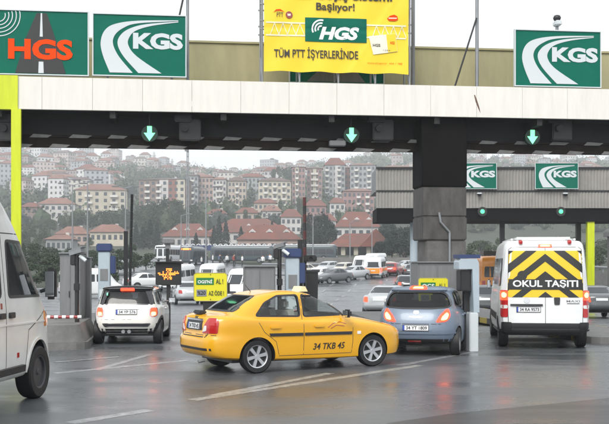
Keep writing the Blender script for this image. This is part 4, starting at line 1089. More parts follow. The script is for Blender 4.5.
o = c.patch('spoiler', 'B', rnd([(-.60,1.315),(.60,1.315),(.56,1.375),(-.56,1.375)], .03), M['black_paint'], .05, .08, 16, 3)
c.patch('high_brake_lamp', 'B', rnd([(-.17,1.30),(.17,1.30),(.16,1.335),(-.16,1.335)], .015), M['brake_red'], .05, .05, 6, 2)
c.seats(1.55, .72, .40)
for sg, vw in ((-1, 'B'), (1, 'B')):
    u = sg*.635
    o = c.patch('tail_lamp', vw, rnd([(u-.085,.70),(u+.085,.70),(u+.08,.90),(u-.08,.90)], .06), M['brake_red'], .014, .03, 8, 8)
    c.patch('lamp_core', vw, rnd([(u-.05,.71),(u+.05,.71),(u+.05,.80),(u-.05,.80)], .04), M['brake_hot'], .020, .01, 6, 5, parent=o)
    c.strip('lamp_rim', vw, [rnd([(u-.085,.70),(u+.085,.70),(u+.08,.90),(u-.08,.90)], .06)], .014, M['chrome'], .018, .012, closed=True, parent=o)
c.patch('number_plate_handle', 'B', rnd([(-.30,.865),(.30,.865),(.30,.89),(-.30,.89)], .01), M['chrome'], .02, .03, 8, 2)
c.plate('B', 0, .80, '34 YP 576', .50, .115, .016)
c.patch('bonnet_badge', 'B', rnd([(-.04,.915),(.04,.915),(.04,.945),(-.04,.945)], .012), M['chrome'], .008, .01, 4, 3)
c.patch('bumper_insert', 'B', rnd([(-.52,.445),(.52,.445),(.58,.525),(-.58,.525)], .03), M['trim'], .006, .012, 16, 4)
c.strip('insert_rim', 'B', [rnd([(-.52,.445),(.52,.445),(.58,.525),(-.58,.525)], .03)], .012, M['chrome'], .008, .01, closed=True)
c.strip('hatch_seam', 'B', [[(-.69,.96),(-.66,.66),(-.60,.62),(.60,.62),(.66,.66),(.69,.96)]], .008, M['trim'], .0, .003)
c.patch('lower_valance', 'B', [(-.66,.29),(.66,.29),(.70,.40),(-.70,.40)], M['trim'], .004, .01, 14, 3)
g = G(); g.tube((.10,-.07,.33), (-.02,-.07,.33), .045); g.tube((.10,.07,.33), (-.02,.07,.33), .045); c.part('exhaust', g, M['metal_grey'])
c.patch('wheel_arch_trim', 'RL', [(.14,.30),(.20,.30),(.20,.52),(.16,.52)], M['trim'], .004, .006, 3, 6)
th = [R(a) for a in range(-5, 186, 10)]
c.strip('arch_moulding', 'RL', [[(cx+.375*math.cos(a), .30+.375*math.sin(a)) for a in th] for cx in (.53, 3.0)], .06, M['trim'], .004, .012)
c.strip('door_seam', 'RL', [[(1.33,1.3),(1.33,.45),(1.36,.30)], [(2.72,.98),(2.74,.6),(2.60,.30)]], .010, M['trim'], .001, .004)
c.patch('door_handle', 'RL', rnd([(1.42,.81),(1.58,.81),(1.58,.85),(1.42,.85)], .015), M['chrome'], .025, .03, 6, 3)
c.mirror(2.52, .75, 1.00, .19, .15, M['black_paint'], -1); c.mirror(2.52, .75, 1.0, .19, .15, M['black_paint'], 1)
c.patch('glowing_sticker', 'B', [(.47,1.20),(.50,1.20),(.50,1.26),(.47,1.26)], M['led_green'], .004, .004, 2, 2)  # sticker shares the signal arrow's glow, added though it is no lamp
g = G(); g.tube((.55,0,1.39), (.36,0,1.55), .006, .003, 6); c.part('aerial', g, M['black'])
g = G(); g.box((1.8, 0, .25), (2.9, 1.3, .10)); c.part('underbody', g, M['trim'])
c.wheels((.53, 3.0), .30, .205, 1.44, .70, 5, 'dark')

# ---- blue grey hatchback
KN = [(.24,3.80,.78,.26,.20,.22,4.59,4.35), (.07,3.93,.835,.34,.25,.26,4.59,4.06), (.015,3.98,.85,.46,.40,.42,4.59,4.06), (0,4.0,.857,.58,.54,.54,4.59,3.77), (.03,3.96,.856,.76,.73,.70,4.59,3.77), (.08,3.78,.845,.90,.86,.80,4.59,4.06),
      (.125,3.48,.82,.985,.925,.90,4.59,4.64), (.17,3.20,.785,1.05,.97,.985,4.59,5.22), (.28,2.88,.735,1.20,1.15,1.16,4.86,5.8), (.40,2.60,.68,1.33,1.31,1.30,5.13,6.09), (.50,2.42,.63,1.405,1.40,1.385,5.13,6.09), (.66,2.25,.52,1.455,1.455,1.435,5.13,5.8), (.95,1.95,.34,1.475,1.488,1.465,5.4,5.8)]
phi = R(13.5); hd = Vector((math.sin(phi), math.cos(phi))); rear = Vector((gx(415.5, 21.2), 21.2)); pc = rear+hd*2.0*1.06
c = Car('hatchback', 'blue grey hatchback with lit brake lamps beside the big dark column', 'car', KN, 4.0, 1.713, M['blue_grey'], (pc.x, pc.y, RZ), phi); c.t.scale = (1.06, 1.06, .985)
c.cabin(7, .05); c.arch(.62, .345, .30); c.arch(3.13, .345, .30)
rg = rnd([(-.66,1.06),(-.30,1.03),(.30,1.03),(.66,1.06),(.66,1.17),(.55,1.375),(-.55,1.375),(-.66,1.17)], .10); fg = rnd([(-.66,1.03),(.66,1.03),(.56,1.33),(-.56,1.33)], .06)
wr = rnd([(.62,1.09),(1.40,1.02),(1.40,1.375),(.80,1.345)], .06); wf = rnd([(1.47,1.02),(2.92,1.03),(2.62,1.22),(2.42,1.33),(1.47,1.385)], .06)
c.window('B', rg, -1, 1.0); c.window('F', fg, 2.1, 6); c.window('S', wr); c.window('S', wf); c.finish()
c.patch('rear_window', 'B', rg, M['glass_dark'], -.010, 0, 20, 14); c.patch('windscreen', 'F', fg, M['glass_car'], -.01, 0)
for p in (wr, wf): c.patch('side_window', 'RL', p, M['glass_dark'], -.012, 0)
c.strip('rear_window_seal', 'B', [rg], .035, M['trim'], .003, .008, closed=True); c.strip('window_trim', 'RL', [wr, wf], .03, M['trim'], .003, .008, closed=True)
c.patch('spoiler', 'B', rnd([(-.58,1.385),(.58,1.385),(.50,1.44),(-.50,1.44)], .04), M['blue_grey'], .05, .09, 16, 4)
c.patch('high_brake_lamp', 'B', rnd([(-.19,1.395),(.19,1.395),(.15,1.45),(-.15,1.45)], .03), M['brake_red'], .068, .03, 6, 3)
c.patch('brake_core', 'B', rnd([(-.11,1.40),(.11,1.40),(.09,1.43),(-.09,1.43)], .01), M['brake_hot'], .072, .01, 4, 2)
c.seats(1.62, .85, .46)
for vw in ('BR', 'BL'):
    lp = rnd([(.30,.74),(.52,.76),(.63,.86),(.655,1.02),(.585,1.02),(.42,.90)], .05)
    o = c.patch('tail_lamp', vw, lp, M['brake_red'], .012, .03, 12, 12)
    c.patch('lamp_core', vw, rnd([(.40,.78),(.53,.80),(.60,.90),(.57,.95),(.46,.88)], .04), M['brake_hot'], .018, .01, 8, 6, parent=o)
c.plate('B', 0, .62, '34 YT 1809', .52, .115, .012)
c.patch('plate_recess', 'B', rnd([(-.33,.545),(.33,.545),(.33,.695),(-.33,.695)], .03), M['blue_grey'], .006, .01, 10, 4)
c.patch('hatch_badge', 'B', rnd([(-.055,.915),(.055,.915),(.055,.985),(-.055,.985)], .045), M['chrome'], .01, .012, 6, 6)
c.patch('hatch_lettering_bar', 'B', rnd([(-.13,.84),(.13,.84),(.13,.86),(-.13,.86)], .008), M['chrome'], .01, .012, 6, 2)
c.strip('bumper_seam', 'B', [[(-.80,.74),(-.5,.705),(.5,.705),(.80,.74)]], .014, M['trim'], .001, .004)
c.strip('hatch_seam', 'B', [[(-.62,1.03),(-.55,.78),(-.50,.72)], [(.62,1.03),(.55,.78),(.50,.72)]], .008, M['trim'], .0, .003)
c.patch('bumper_ridge', 'B', [(-.76,.49),(.76,.49),(.76,.525),(-.76,.525)], M['blue_grey'], .018, .03, 18, 2)
c.patch('lower_valance', 'B', [(-.62,.27),(.62,.27),(.70,.38),(-.70,.38)], M['trim'], .006, .012, 16, 3)
c.patch('bumper_reflector', 'B', [(-.10,.30),(.16,.30),(.16,.34),(-.10,.34)], M['lamp_red'], .012, .012, 4, 2)
c.strip('door_seam', 'RL', [[(1.435,1.38),(1.435,.6),(1.42,.30)], [(2.98,1.0),(3.0,.7),(2.76,.5),(2.72,.30)], [(.70,1.08),(.86,.76),(1.0,.42)]], .010, M['trim'], .001, .004)
for x in (1.12, 1.62): c.patch('door_handle', 'RL', rnd([(x-.09,.84),(x+.09,.84),(x+.09,.88),(x-.09,.88)], .015), M['blue_grey'], .03, .04, 6, 3)
c.mirror(2.70, .77, 1.05, .20, .15, M['trim'], -1); c.mirror(2.70, .77, 1.05, .2, .15, M['trim'], 1)
g = G(); g.box((2.0, 0, .25), (3.1, 1.3, .10)); c.part('underbody', g, M['trim'])
g = G(); g.tube((.12, .4, .25), (.0, .4, .24), .03); c.part('exhaust', g, M['metal_grey'])
c.wheels((.62, 3.13), .305, .195, 1.47, .68, 5, 'grey')

# ---- school minibus
KV = [(.16,5.15,.90,.36,.32,.34,12.15,5.8), (.05,5.32,.99,.42,.38,.38,12.15,5.8), (.0,5.40,1.02,.56,.54,.54,12.15,5.22), (.01,5.41,1.025,.82,.80,.70,12.15,4.93), (.02,5.30,1.025,1.05,1.05,.96,12.15,4.93), (.035,4.85,1.015,1.30,1.30,1.22,12.15,5.22),
      (.05,4.50,.985,1.62,1.62,1.58,12.15,5.8), (.075,4.20,.955,2.0,2.0,1.96,12.15,6.09), (.10,4.0,.93,2.25,2.27,2.22,12.15,6.52), (.14,3.85,.90,2.40,2.42,2.37,12.15,6.52), (.22,3.68,.83,2.49,2.505,2.45,10.8,6.52), (.5,3.4,.66,2.515,2.52,2.48,8.1,5.8)]
phi = R(7.5); hd = Vector((math.sin(phi), math.cos(phi))); rear = Vector((gx(545.5, 22.9), 22.9)); pc = rear+hd*2.7
c = Car('school_minibus', 'white school minibus with yellow and black chevrons reading OKUL TASITI on its back', 'minibus', KV, 5.41, 2.05, M['white_paint'], (pc.x, pc.y, RZ), phi)
c.arch(.95, .40, .34); c.arch(4.42, .40, .34); c.finish()
z0, z1, hw = 1.20, 2.27, .83
base = rnd([(-hw-.03,z0),(hw+.03,z0),(hw-.02,z1),(-hw+.02,z1)], .06)
wrap = c.patch('warning_panel', 'B', base, M['sign_yellow'], .004, .008, 24, 20)
def clip(poly):      # keep a polygon inside the panel
    def cut(P, f):
        out = []
        for i in range(len(P)):
            a, b = P[i-1], P[i]; fa, fb = f(a), f(b)
            if (fa >= 0) != (fb >= 0): t_ = fa/(fa-fb); out.append((a[0]+(b[0]-a[0])*t_, a[1]+(b[1]-a[1])*t_))
            if fb >= 0: out.append(b)
        return out
    for f in (lambda p: p[1]-z0, lambda p: z1-p[1], lambda p: hw+.025-.045*(p[1]-z0)/(z1-z0)-p[0], lambda p: hw+.025-.045*(p[1]-z0)/(z1-z0)+p[0]):
        poly = cut(poly, f)
        if len(poly) < 3: return None
    return poly
sl_ = .80
for k, (a, b) in enumerate(((1.20,1.33), (1.62,1.80), (2.02,2.20), (2.42,2.62), (2.84,3.05))):   # bands of an upside-down V; a,b: heights on the centre line
    for sg in (-1, 1):
        P = clip([(0,a), (sg*1.2,a-sl_*1.2), (sg*1.2,b-sl_*1.2), (0,b)])
        if P: c.patch('black_chevron', 'B', P, M['sign_black'], .010, .008, 10, 12, parent=wrap)
c.patch('black_text_band', 'B', [(-hw-.005,1.375),(hw+.005,1.375),(hw-.005,1.615),(-hw+.005,1.615)], M['sign_black'], .013, .008, 20, 4, parent=wrap)
c.text('lettering', 'B', 'OKUL TAŞITI', 0, 1.50, 1.46, .205, M['letter_white'], .035, eps=.018, parent=wrap)
c.patch('black_disc', 'B', [(.52+.11*math.cos(a), 1.70+.11*math.sin(a)) for a in [R(i*20) for i in range(18)]], M['sign_black'], .016, .008, 8, 8, parent=wrap)
c.strip('door_gap', 'B', [[(0,.48),(0,2.33)]], .012, M['trim'], .002, .006); c.strip('door_outline', 'B', [[(-.83,.50),(-.85,1.2),(-.82,2.3),(-.75,2.35),(.75,2.35),(.82,2.3),(.85,1.2),(.83,.50)]], .012, M['trim'], .002, .006)
o = c.patch('high_brake_lamp', 'B', rnd([(-.16,2.345),(.16,2.345),(.15,2.41),(-.15,2.41)], .02), M['brake_red'], .02, .03, 6, 3)
c.patch('lamp_core', 'B', rnd([(-.11,2.36),(.11,2.36),(.11,2.395),(-.11,2.395)], .015), M['brake_hot'], .024, .01, 4, 2, parent=o)
for sg in (-1, 1):
    u = sg*.915; k = lambda a, b: rnd([(u-.075,a),(u+.075,a),(u+.075,b),(u-.075,b)], .03)
    o = c.patch('tail_lamp', 'B', k(.74, 1.36), M['lamp_red'], .014, .04, 6, 14)
    c.patch('lit_lens', 'B', k(1.13, 1.34), M['brake_red'], .020, .012, 6, 6, parent=o); c.patch('lamp_core', 'B', [(u+.045*math.cos(a), 1.25+.06*math.sin(a)) for a in [R(i*30) for i in range(12)]], M['brake_hot'], .025, .01, 5, 5, parent=o)
    c.patch('white_lens', 'B', k(.94, 1.02), M['lamp_white'], .020, .01, 4, 3, parent=o)
    c.patch('bumper_corner', 'B', rnd([(sg*.86-.1,.42),(sg*.86+.1,.42),(sg*.86+.1,.63),(sg*.86-.1,.63)], .03), M['trim'], .03, .06, 6, 6)
    g = G(); g.lathe([(0,0),(.055,.0),(.045,.05),(0,.06)], 12, 'x', (.16, sg*.55, 2.47)); g.v = [(2*.16-x-.02, y, z) for x, y, z in g.v]; c.part('roof_marker_lamp', g, M['lamp_red'])
c.patch('rear_step', 'B', rnd([(-.98,.35),(.98,.35),(.98,.47),(-.98,.47)], .03), M['trim'], .05, .10, 16, 3)
c.patch('lower_panel', 'B', [(-.76,.48),(.76,.48),(.78,.61),(-.78,.61)], M['trim'], .012, .02, 14, 4)
c.patch('plate_light_bar', 'B', rnd([(.06,1.0),(.78,1.0),(.78,1.045),(.06,1.045)], .015), M['trim'], .03, .04, 10, 3)
c.plate('B', .38, .92, '34 RA 9573', .54, .12, .012)
c.patch('round_badge', 'B', [(.42+.065*math.cos(a), 1.13+.065*math.sin(a)) for a in [R(i*20) for i in range(18)]], M['chrome'], .012, .016, 6, 6)
c.patch('door_latch', 'B', rnd([(-.32,1.03),(-.20,1.03),(-.19,1.20),(-.33,1.20)], .03), M['trim'], .02, .03, 5, 5)
c.text('model_lettering', 'B', 'MAXI', -.62, 1.115, .30, .05, M['box_grey'], .01, eps=.006); c.strip('trim_line', 'B', [[(-.48,1.06),(-.76,1.06)]], .025, M['box_grey'], .004, .004)
g = G(); g.bbox((1.2, 0, 2.545), (1.5, 1.3, .10), .04); c.part('roof_air_unit', g, M['white_paint'])
g = G(); g.tube((.55,-.72,2.54), (4.0-.4,-.72,2.54), .025); g.tube((.55,.72,2.54), (3.6,.72,2.54), .025); g.tube((.45,-.5,2.54), (.45,.5,2.54), .03); c.part('roof_rail', g, M['white_paint'])
for x0, x1 in ((.35,1.5), (1.62,2.8), (2.95,3.85)): c.patch('side_window', 'RL', rnd([(x0,1.45),(x1,1.45),(x1,2.1),(x0,2.1)], .08), M['pane_dark'], .004, .012)
c.patch('windscreen', 'F', rnd([(-.8,1.4),(.8,1.4),(.72,2.1),(-.72,2.1)], .08), M['pane_dark'], .004, .012)
c.patch('side_moulding', 'RL', [(1.4,.62),(4.0,.62),(4.0,.78),(1.4,.78)], M['trim'], .016, .03, 16, 3)
c.mirror(4.42, 1.0, 1.42, .10, .26, M['trim'], 1, .0); c.mirror(4.42, 1.0, 1.5, .22, .40, M['trim'], -1, .1)
g = G(); g.box((2.7, 0, .38), (4.4, 1.7, .14)); g.tube((.9,-.75,.34), (.9,.75,.34), .07); g.box((.25,0,.42), (.2,1.7,.12)); c.part('underbody', g, M['trim'])
c.wheels((.95, 4.42), .345, .22, 1.80, .62, 0, 'dark')

# ---- big white van at the left edge
KS = [(.20,5.40,.90,.40,.34,.36,12,7), (.06,5.55,.95,.46,.40,.42,12,7), (0,5.63,.965,.62,.60,.58,12,6), (0,5.64,.967,.86,.86,.78,12,5.5), (.02,5.60,.967,1.08,1.08,1.02,12,5.5), (.03,5.46,.96,1.28,1.28,1.22,12,5.5),
      (.05,5.14,.93,1.62,1.62,1.58,12,5.5), (.07,4.80,.895,2.02,2.02,2.0,12,5.8), (.10,4.52,.87,2.30,2.32,2.28,12,6), (.14,4.22,.84,2.56,2.58,2.54,12,6), (.2,3.90,.78,2.78,2.80,2.75,11,6), (.35,3.55,.68,2.88,2.89,2.85,9,5), (.7,3.1,.45,2.91,2.92,2.89,6,5)]
phi = R(7.0); hd = Vector((math.sin(phi), math.cos(phi))); lf = Vector((-hd.y, hd.x))
wc = Vector((gx(39.5, 14.75), 14.75)); xw = 4.78; pc = wc-hd*(xw-2.82)*1.12+lf*.95*1.12
VS = 1.12
c = Car('panel_van', 'big white high roof van with road dirt cut off by the left edge', 'van', KS, 5.64, 1.933, M['van_dirty'], (pc.x, pc.y, RZ), phi, n=96)
c.arch(1.15, .42, .35); c.arch(xw, .42, .35); c.finish()
fw = rnd([(3.80,1.36),(5.22,1.34),(5.06,1.60),(4.64,2.03),(3.84,2.05)], .06); rw = rnd([(2.35,1.36),(3.58,1.36),(3.60,2.06),(2.40,2.06)], .08); rw2 = rnd([(.9,1.36),(2.2,1.36),(2.2,2.06),(.9,2.06)], .08)
for p in (fw, rw, rw2): c.patch('side_window', 'RL', p, M['pane_dark'], .004, .012, 16, 14)
c.strip('window_rubber', 'RL', [fw, rw, rw2], .035, M['trim'], .006, .012, closed=True)
c.patch('windscreen', 'F', rnd([(-.78,1.34),(.78,1.34),(.70,2.15),(-.70,2.15)], .08), M['pane_dark'], .004, .012, 16, 14)
c.strip('door_seam', 'RL', [[(3.70,2.12),(3.70,1.2),(3.70,.46)], [(5.25,1.34),(5.12,1.15),(4.40,.92),(4.30,.46)], [(2.28,2.15),(2.28,.46)], [(3.70,2.14),(4.58,2.14),(5.18,1.52)]], .014, M['trim'], .001, .005)
c.strip('body_crease', 'RL', [[(.3,1.02),(3.6,1.02),(5.2,1.0)]], .02, M['van_dirty'], .012, .02)
for x in (3.56, 3.84): c.patch('door_handle', 'RL', rnd([(x-.07,1.10),(x+.07,1.10),(x+.07,1.17),(x-.07,1.17)], .02), M['trim'], .03, .04, 6, 4)
c.patch('side_marker', 'RL', [(4.02,.60),(4.07,.60),(4.07,.66),(4.02,.66)], M['lamp_red'], .01, .014, 2, 2); c.patch('door_sticker', 'R', [(3.545,1.22),(3.595,1.22),(3.595,1.29),(3.545,1.29)], M['red_paint'], .004, .005, 2, 2)
c.patch('indicator_lamp', 'RL', rnd([(5.02,.93),(5.22,.93),(5.22,1.10),(5.06,1.14)], .03), M['lamp_amber'], .012, .02, 6, 6)
for vw in ('FR', 'FL'): c.patch('headlamp', vw, rnd([(.18,.84),(.52,.86),(.50,1.12),(.24,1.10)], .04), M['lamp_white'], .008, .02, 8, 8)
c.patch('front_bumper', ('FR', 'FL'), [(.0,.46),(.66,.46),(.68,.72),(.0,.72)], M['trim'], .02, .04, 14, 5)
c.patch('side_step', 'R', [(2.3,.42),(4.2,.42),(4.2,.50),(2.3,.50)], M['trim'], .05, .12, 12, 2)
c.strip('arch_lip', 'RL', [[(cx+.44*math.cos(a), .35+.44*math.sin(a)) for a in th] for cx in (1.15, xw)], .04, M['van_dirty'], .015, .03)
c.t.scale = (VS,)*3
c.mirror(4.92, .93, 1.50, .15, .42, M['trim'], -1, .05)
c.mirror(5.14, .92, 1.52, .20, .44, M['trim'], 1, .10)
g = G(); g.box((2.8, 0, .38), (4.7, 1.6, .14)); c.part('underbody', g, M['trim'])
c.patch('a_pillar_trim', 'RL', [(4.68,2.10),(5.24,1.40),(5.30,1.40),(4.74,2.10)], M['trim'], .006, .012, 3, 12)
c.wheels((1.15, xw), .345, .215, 1.71, .62, 0, 'dark')
# ---- smaller vehicles farther off: one prototype of each kind, copied
K_SEDAN = [(.30,4.25,.72,.26,.20,.22,5,4), (.02,4.42,.85,.45,.36,.40,5,3.4), (0,4.45,.87,.60,.54,.54,5,3.2), (.05,4.28,.86,.88,.82,.72,5,3.2), (.13,3.85,.82,1.0,.92,.84,5,3.6), (.62,3.15,.76,1.05,.96,.985,5,4.2), (1.16,2.46,.63,1.36,1.34,1.32,5,4.5), (1.6,2.05,.40,1.43,1.45,1.42,4,4)]
K_HATCH = [(.24,3.80,.72,.26,.20,.22,4,3), (.015,3.98,.85,.46,.40,.42,4,2.8), (0,4.0,.86,.58,.54,.54,4,2.6), (.08,3.78,.845,.90,.86,.80,4,2.8), (.17,3.20,.785,1.03,.97,.985,4,3.6), (.40,2.60,.68,1.31,1.30,1.30,4,4.2), (.55,2.38,.60,1.42,1.42,1.39,4,4.2), (.95,1.95,.34,1.46,1.475,1.45,4,4)]
def far_car(name, label, cat, kind, paint, px, d, phi, group, z=None, wheels=True, lit=False, head=False, dz=.05):
    K = K_SEDAN if kind == 'sedan' else K_HATCH; L = 4.45 if kind == 'sedan' else 4.0
    x, y, zz = pos(px, d); 
    c = Car(name, label, cat, K, L, 1.72, paint, (x, y, zz+dz), phi, group, n=48, sub=2)
    e = .03; c.pitch = 0
    s1, s2 = ground(x+math.sin(phi)*2, y+math.cos(phi)*2), ground(x-math.sin(phi)*2, y-math.cos(phi)*2); c.t.rotation_euler = (0, -math.atan2(s1-s2, 4), R(90)-phi)
    c.finish()
    if kind == 'sedan':
        ps = [rnd([(1.08,1.01),(1.93,1.0),(1.93,1.34),(1.5,1.33)], .05), rnd([(2.0,1.0),(3.0,1.01),(2.46,1.32),(2.0,1.34)], .05)]; rg = rnd([(-.60,1.10),(.60,1.10),(.48,1.34),(-.48,1.34)], .05); fg = rnd([(-.66,1.02),(.66,1.02),(.53,1.31),(-.53,1.31)], .05)
    else:
        ps = [rnd([(.62,1.07),(1.40,1.02),(1.40,1.35),(.80,1.34)], .05), rnd([(1.47,1.02),(2.92,1.03),(2.42,1.32),(1.47,1.36)], .05)]; rg = rnd([(-.64,1.05),(.64,1.05),(.54,1.36),(-.54,1.36)], .08); fg = rnd([(-.66,1.03),(.66,1.03),(.56,1.32),(-.56,1.32)], .05)
    for p in ps: c.patch('side_window', 'RL', p, M['pane_grey'], .006, .012, 6, 5)
    c.patch('rear_window', 'B', rg, M['pane_grey'], .006, .012, 8, 5); c.patch('windscreen', 'F', fg, M['pane_grey'], .006, .012, 8, 5)
    for vw in ('BR', 'BL'): c.patch('tail_lamp', vw, rnd([(.36,.70),(.64,.72),(.64,.92),(.42,.92)], .04), M['brake_red'] if lit else M['lamp_red'], .012, .03, 5, 4)
    for vw in ('FR', 'FL'): c.patch('headlamp', vw, rnd([(.28,.60),(.60,.62),(.58,.76),(.34,.74)], .04), M['head_lit'] if head else M['lamp_white'], .012, .03, 5, 4)
    c.patch('number_plate', 'B', [(-.25,.76),(.25,.76),(.25,.87),(-.25,.87)], M['plate'], .012, .02, 4, 2); c.patch('number_plate', 'F', [(-.25,.42),(.25,.42),(.25,.52),(-.25,.52)], M['plate'], .012, .02, 4, 2)
    c.patch('bumper_trim', 'BF', [(-.75,.27),(.75,.27),(.78,.38),(-.78,.38)], M['trim'], .01, .02, 8, 2)
    a, b = (.93, 3.5) if kind == 'sedan' else (.62, 3.13)
    for xx in (a, b): c.patch('wheel_arch', 'RL', [(xx+.36*math.cos(q), .30+.36*math.sin(q)) for q in [R(i*24) for i in range(15)]], M['trim'], .004, .01, 6, 6)
    c.wheels((a, b), .305, .19, 1.60, .68, 0, 'grey')
    return c
PI = math.pi
far_car('parked_car', 'silver saloon driving off just ahead of the blue grey hatchback', 'car', 'sedan', M['silver'], 392, 44, R(20), None, lit=True)
far_car('parked_car', 'silver grey saloon seen from behind between the LED sign and the yellow sign', 'car', 'sedan', M['silver'], 187, 63, R(-12), None)
far_car('dark_hatchback', 'dark hatchback driving away just left of the pale rear canopy post', 'car', 'hatch', M['black_paint'], 405, 84, R(2), None, lit=True)
far_car('red_hatchback', 'dark red car on the far road, just left of the big column', 'car', 'hatch', M['red_paint'], 394, 112, R(20), None, lit=True)
far_car('dark_hatchback', 'dark car with one red lamp showing between the toll terminal and the school minibus', 'car', 'hatch', M['dark_grey'], 480.5, 50, R(4), None, lit=True)
far_car('dark_hatchback', 'dark car with a red lamp just right of the school minibus', 'car', 'sedan', M['dark_grey'], 592, 45, R(5), None, lit=True)
far_car('white_saloon', 'white car left of the LED sign on the far plaza', 'car', 'sedan', M['white_paint'], 148, 88, R(60), None, head=True)
far_car('dark_hatchback', 'dark hatchback at the very right of the far road row, partly behind the pale post', 'car', 'hatch', M['dark_grey'], 417, 108, R(30), None)
row = [(318, 98, 'hatch', M['white_paint'], 200, 'white hatchback at the left end of the queue beyond the black bin', True), (333, 97, 'sedan', M['dark_grey'], 228, 'dark grey saloon second from the left in the far queue', False),
       (343, 112, 'hatch', M['beige'], 205, 'beige hatchback behind the dark grey saloon in the far queue', True), (353, 103, 'sedan', M['silver'], 222, 'silver saloon with lit headlamps in front of the white vans in the far queue', True), (386, 116, 'sedan', M['beige'], 245, 'beige saloon in the far queue right of the orange striped minibus', False),
       (327, 116, 'hatch', M['silver'], 210, 'silver hatchback at the back of the far queue, left part', False), (302, 108, 'sedan', M['beige'], 215, 'beige saloon behind the raised red and black barrier', False), (404, 121, 'sedan', M['silver'], 240, 'silver saloon behind the dark red car on the far road', False)]
for px, d, k, p, a, lab, hd_ in row: far_car('queueing_car', lab, 'car', k, p, px, d, R(a), 'cars queueing on the far road', head=hd_)
for px, d, k, p, a, lab in ((483, 122, 'sedan', M['white_paint'], 80, 'white car on the far slope above the orange bus, left one'), (496, 124, 'hatch', M['silver'], 80, 'silver car on the far slope above the orange bus, right one'), (470+37, 128, 'hatch', M['beige'], 80, 'pale car on the far slope left of the dark rear post')):
    far_car('distant_car', lab, 'car', k, p, px, d, R(a), 'cars on the far slope')

def van(name, label, paint, px, d, phi, group=None, s=.88, K=None, L=5.41, W_=2.05, stripe=None, head=False, dz=.05, cat='minibus', lit=False):
    x, y, z = pos(px, d)
    c = Car(name, label, cat, K or [KV[i] for i in (0,1,2,4,5,6,7,8,10,11)], L, W_, paint, (x, y, z+dz), phi, group, n=48, sub=2)
    s1, s2 = ground(x+math.sin(phi)*2.5, y+math.cos(phi)*2.5), ground(x-math.sin(phi)*2.5, y-math.cos(phi)*2.5); c.t.rotation_euler = (0, -math.atan2(s1-s2, 5), R(90)-phi)
    c.t.scale = (s, s, s); c.finish()
    for x0, x1 in ((.3,1.5), (1.62,2.8), (2.95,3.95)): c.patch('side_window', 'RL', rnd([(x0,1.38),(x1,1.38),(x1,2.0),(x0,2.0)], .08), M['pane_grey'], .006, .012, 5, 5)
    c.patch('windscreen', 'F', rnd([(-.82,1.32),(.82,1.32),(.74,2.05),(-.74,2.05)], .08), M['pane_grey'], .006, .012, 8, 6); c.patch('rear_window', 'B', rnd([(-.8,1.35),(.8,1.35),(.74,2.0),(-.74,2.0)], .08), M['pane_grey'], .006, .012, 8, 6)
    for sg in (-1, 1): c.patch('tail_lamp', 'B', [(sg*.92-.09,.74),(sg*.92+.09,.74),(sg*.92+.09,1.3),(sg*.92-.09,1.3)], M['brake_red'] if lit else M['lamp_red'], .012, .03, 3, 5)
    for vw in ('FR', 'FL'): c.patch('headlamp', vw, rnd([(.24,.74),(.60,.76),(.56,1.0),(.30,.98)], .04), M['head_lit'] if head else M['lamp_white'], .012, .03, 5, 4)
    c.patch('grille', 'F', [(-.45,.62),(.45,.62),(.45,.82),(-.45,.82)], M['trim'], .01, .02, 5, 3); c.patch('bumper', 'BF', [(-.9,.42),(.9,.42),(.94,.58),(-.94,.58)], M['trim'], .02, .03, 8, 3)
    c.patch('number_plate', 'F', [(-.26,.48),(.26,.48),(.26,.59),(-.26,.59)], M['plate'], .03, .03, 3, 2); c.patch('number_plate', 'B', [(-.26,.9),(.26,.9),(.26,1.01),(-.26,1.01)], M['plate'], .02, .02, 3, 2)
    if stripe: c.patch('orange_band', 'RLB', {'R': [(.1,.85),(4.6,.85),(4.6,1.2),(.1,1.2)], 'L': [(.1,.85),(4.6,.85),(4.6,1.2),(.1,1.2)], 'B': [(-.8,.62),(.8,.62),(.8,1.25),(-.8,1.25)]}, stripe, .006, .01, 12, 3)
    for xx in (.95, 4.42): c.patch('wheel_arch', 'RL', [(xx+.40*math.cos(q), .36+.40*math.sin(q)) for q in [R(i*24) for i in range(15)]], M['trim'], .004, .01, 6, 6)
    c.wheels((.95, 4.42), .345, .2, 1.92, .62, 0, 'grey')
    return c
van('minibus', 'white minibus with an orange band driving away on the far road', M['white_paint'], 377, 107, R(14), stripe=M['orange'], lit=True)
van('white_van', 'white van in the far queue just left of the orange banded minibus', M['white_paint'], 363, 112, R(200), None, head=True)
van('white_van', 'taller white van behind the orange banded minibus in the far queue', M['white_paint'], 374, 122, R(205), None, s=.9)
van('white_van', 'white minibus facing us between the LED sign and the yellow sign', M['white_paint'], 211, 88, R(188), None, s=.88, head=True)
van('white_van', 'white minibus just left of the one facing us, behind the LED sign', M['white_paint'], 177, 86, R(196), None)
van('white_van', 'white minibus partly hidden by the flat grey cabinet behind the taxi', M['white_paint'], 245, 68, R(200), None)
van('white_van', 'white van behind the left toll terminal, left of the cream hatchback', M['white_paint'], 92, 74, R(70), None)
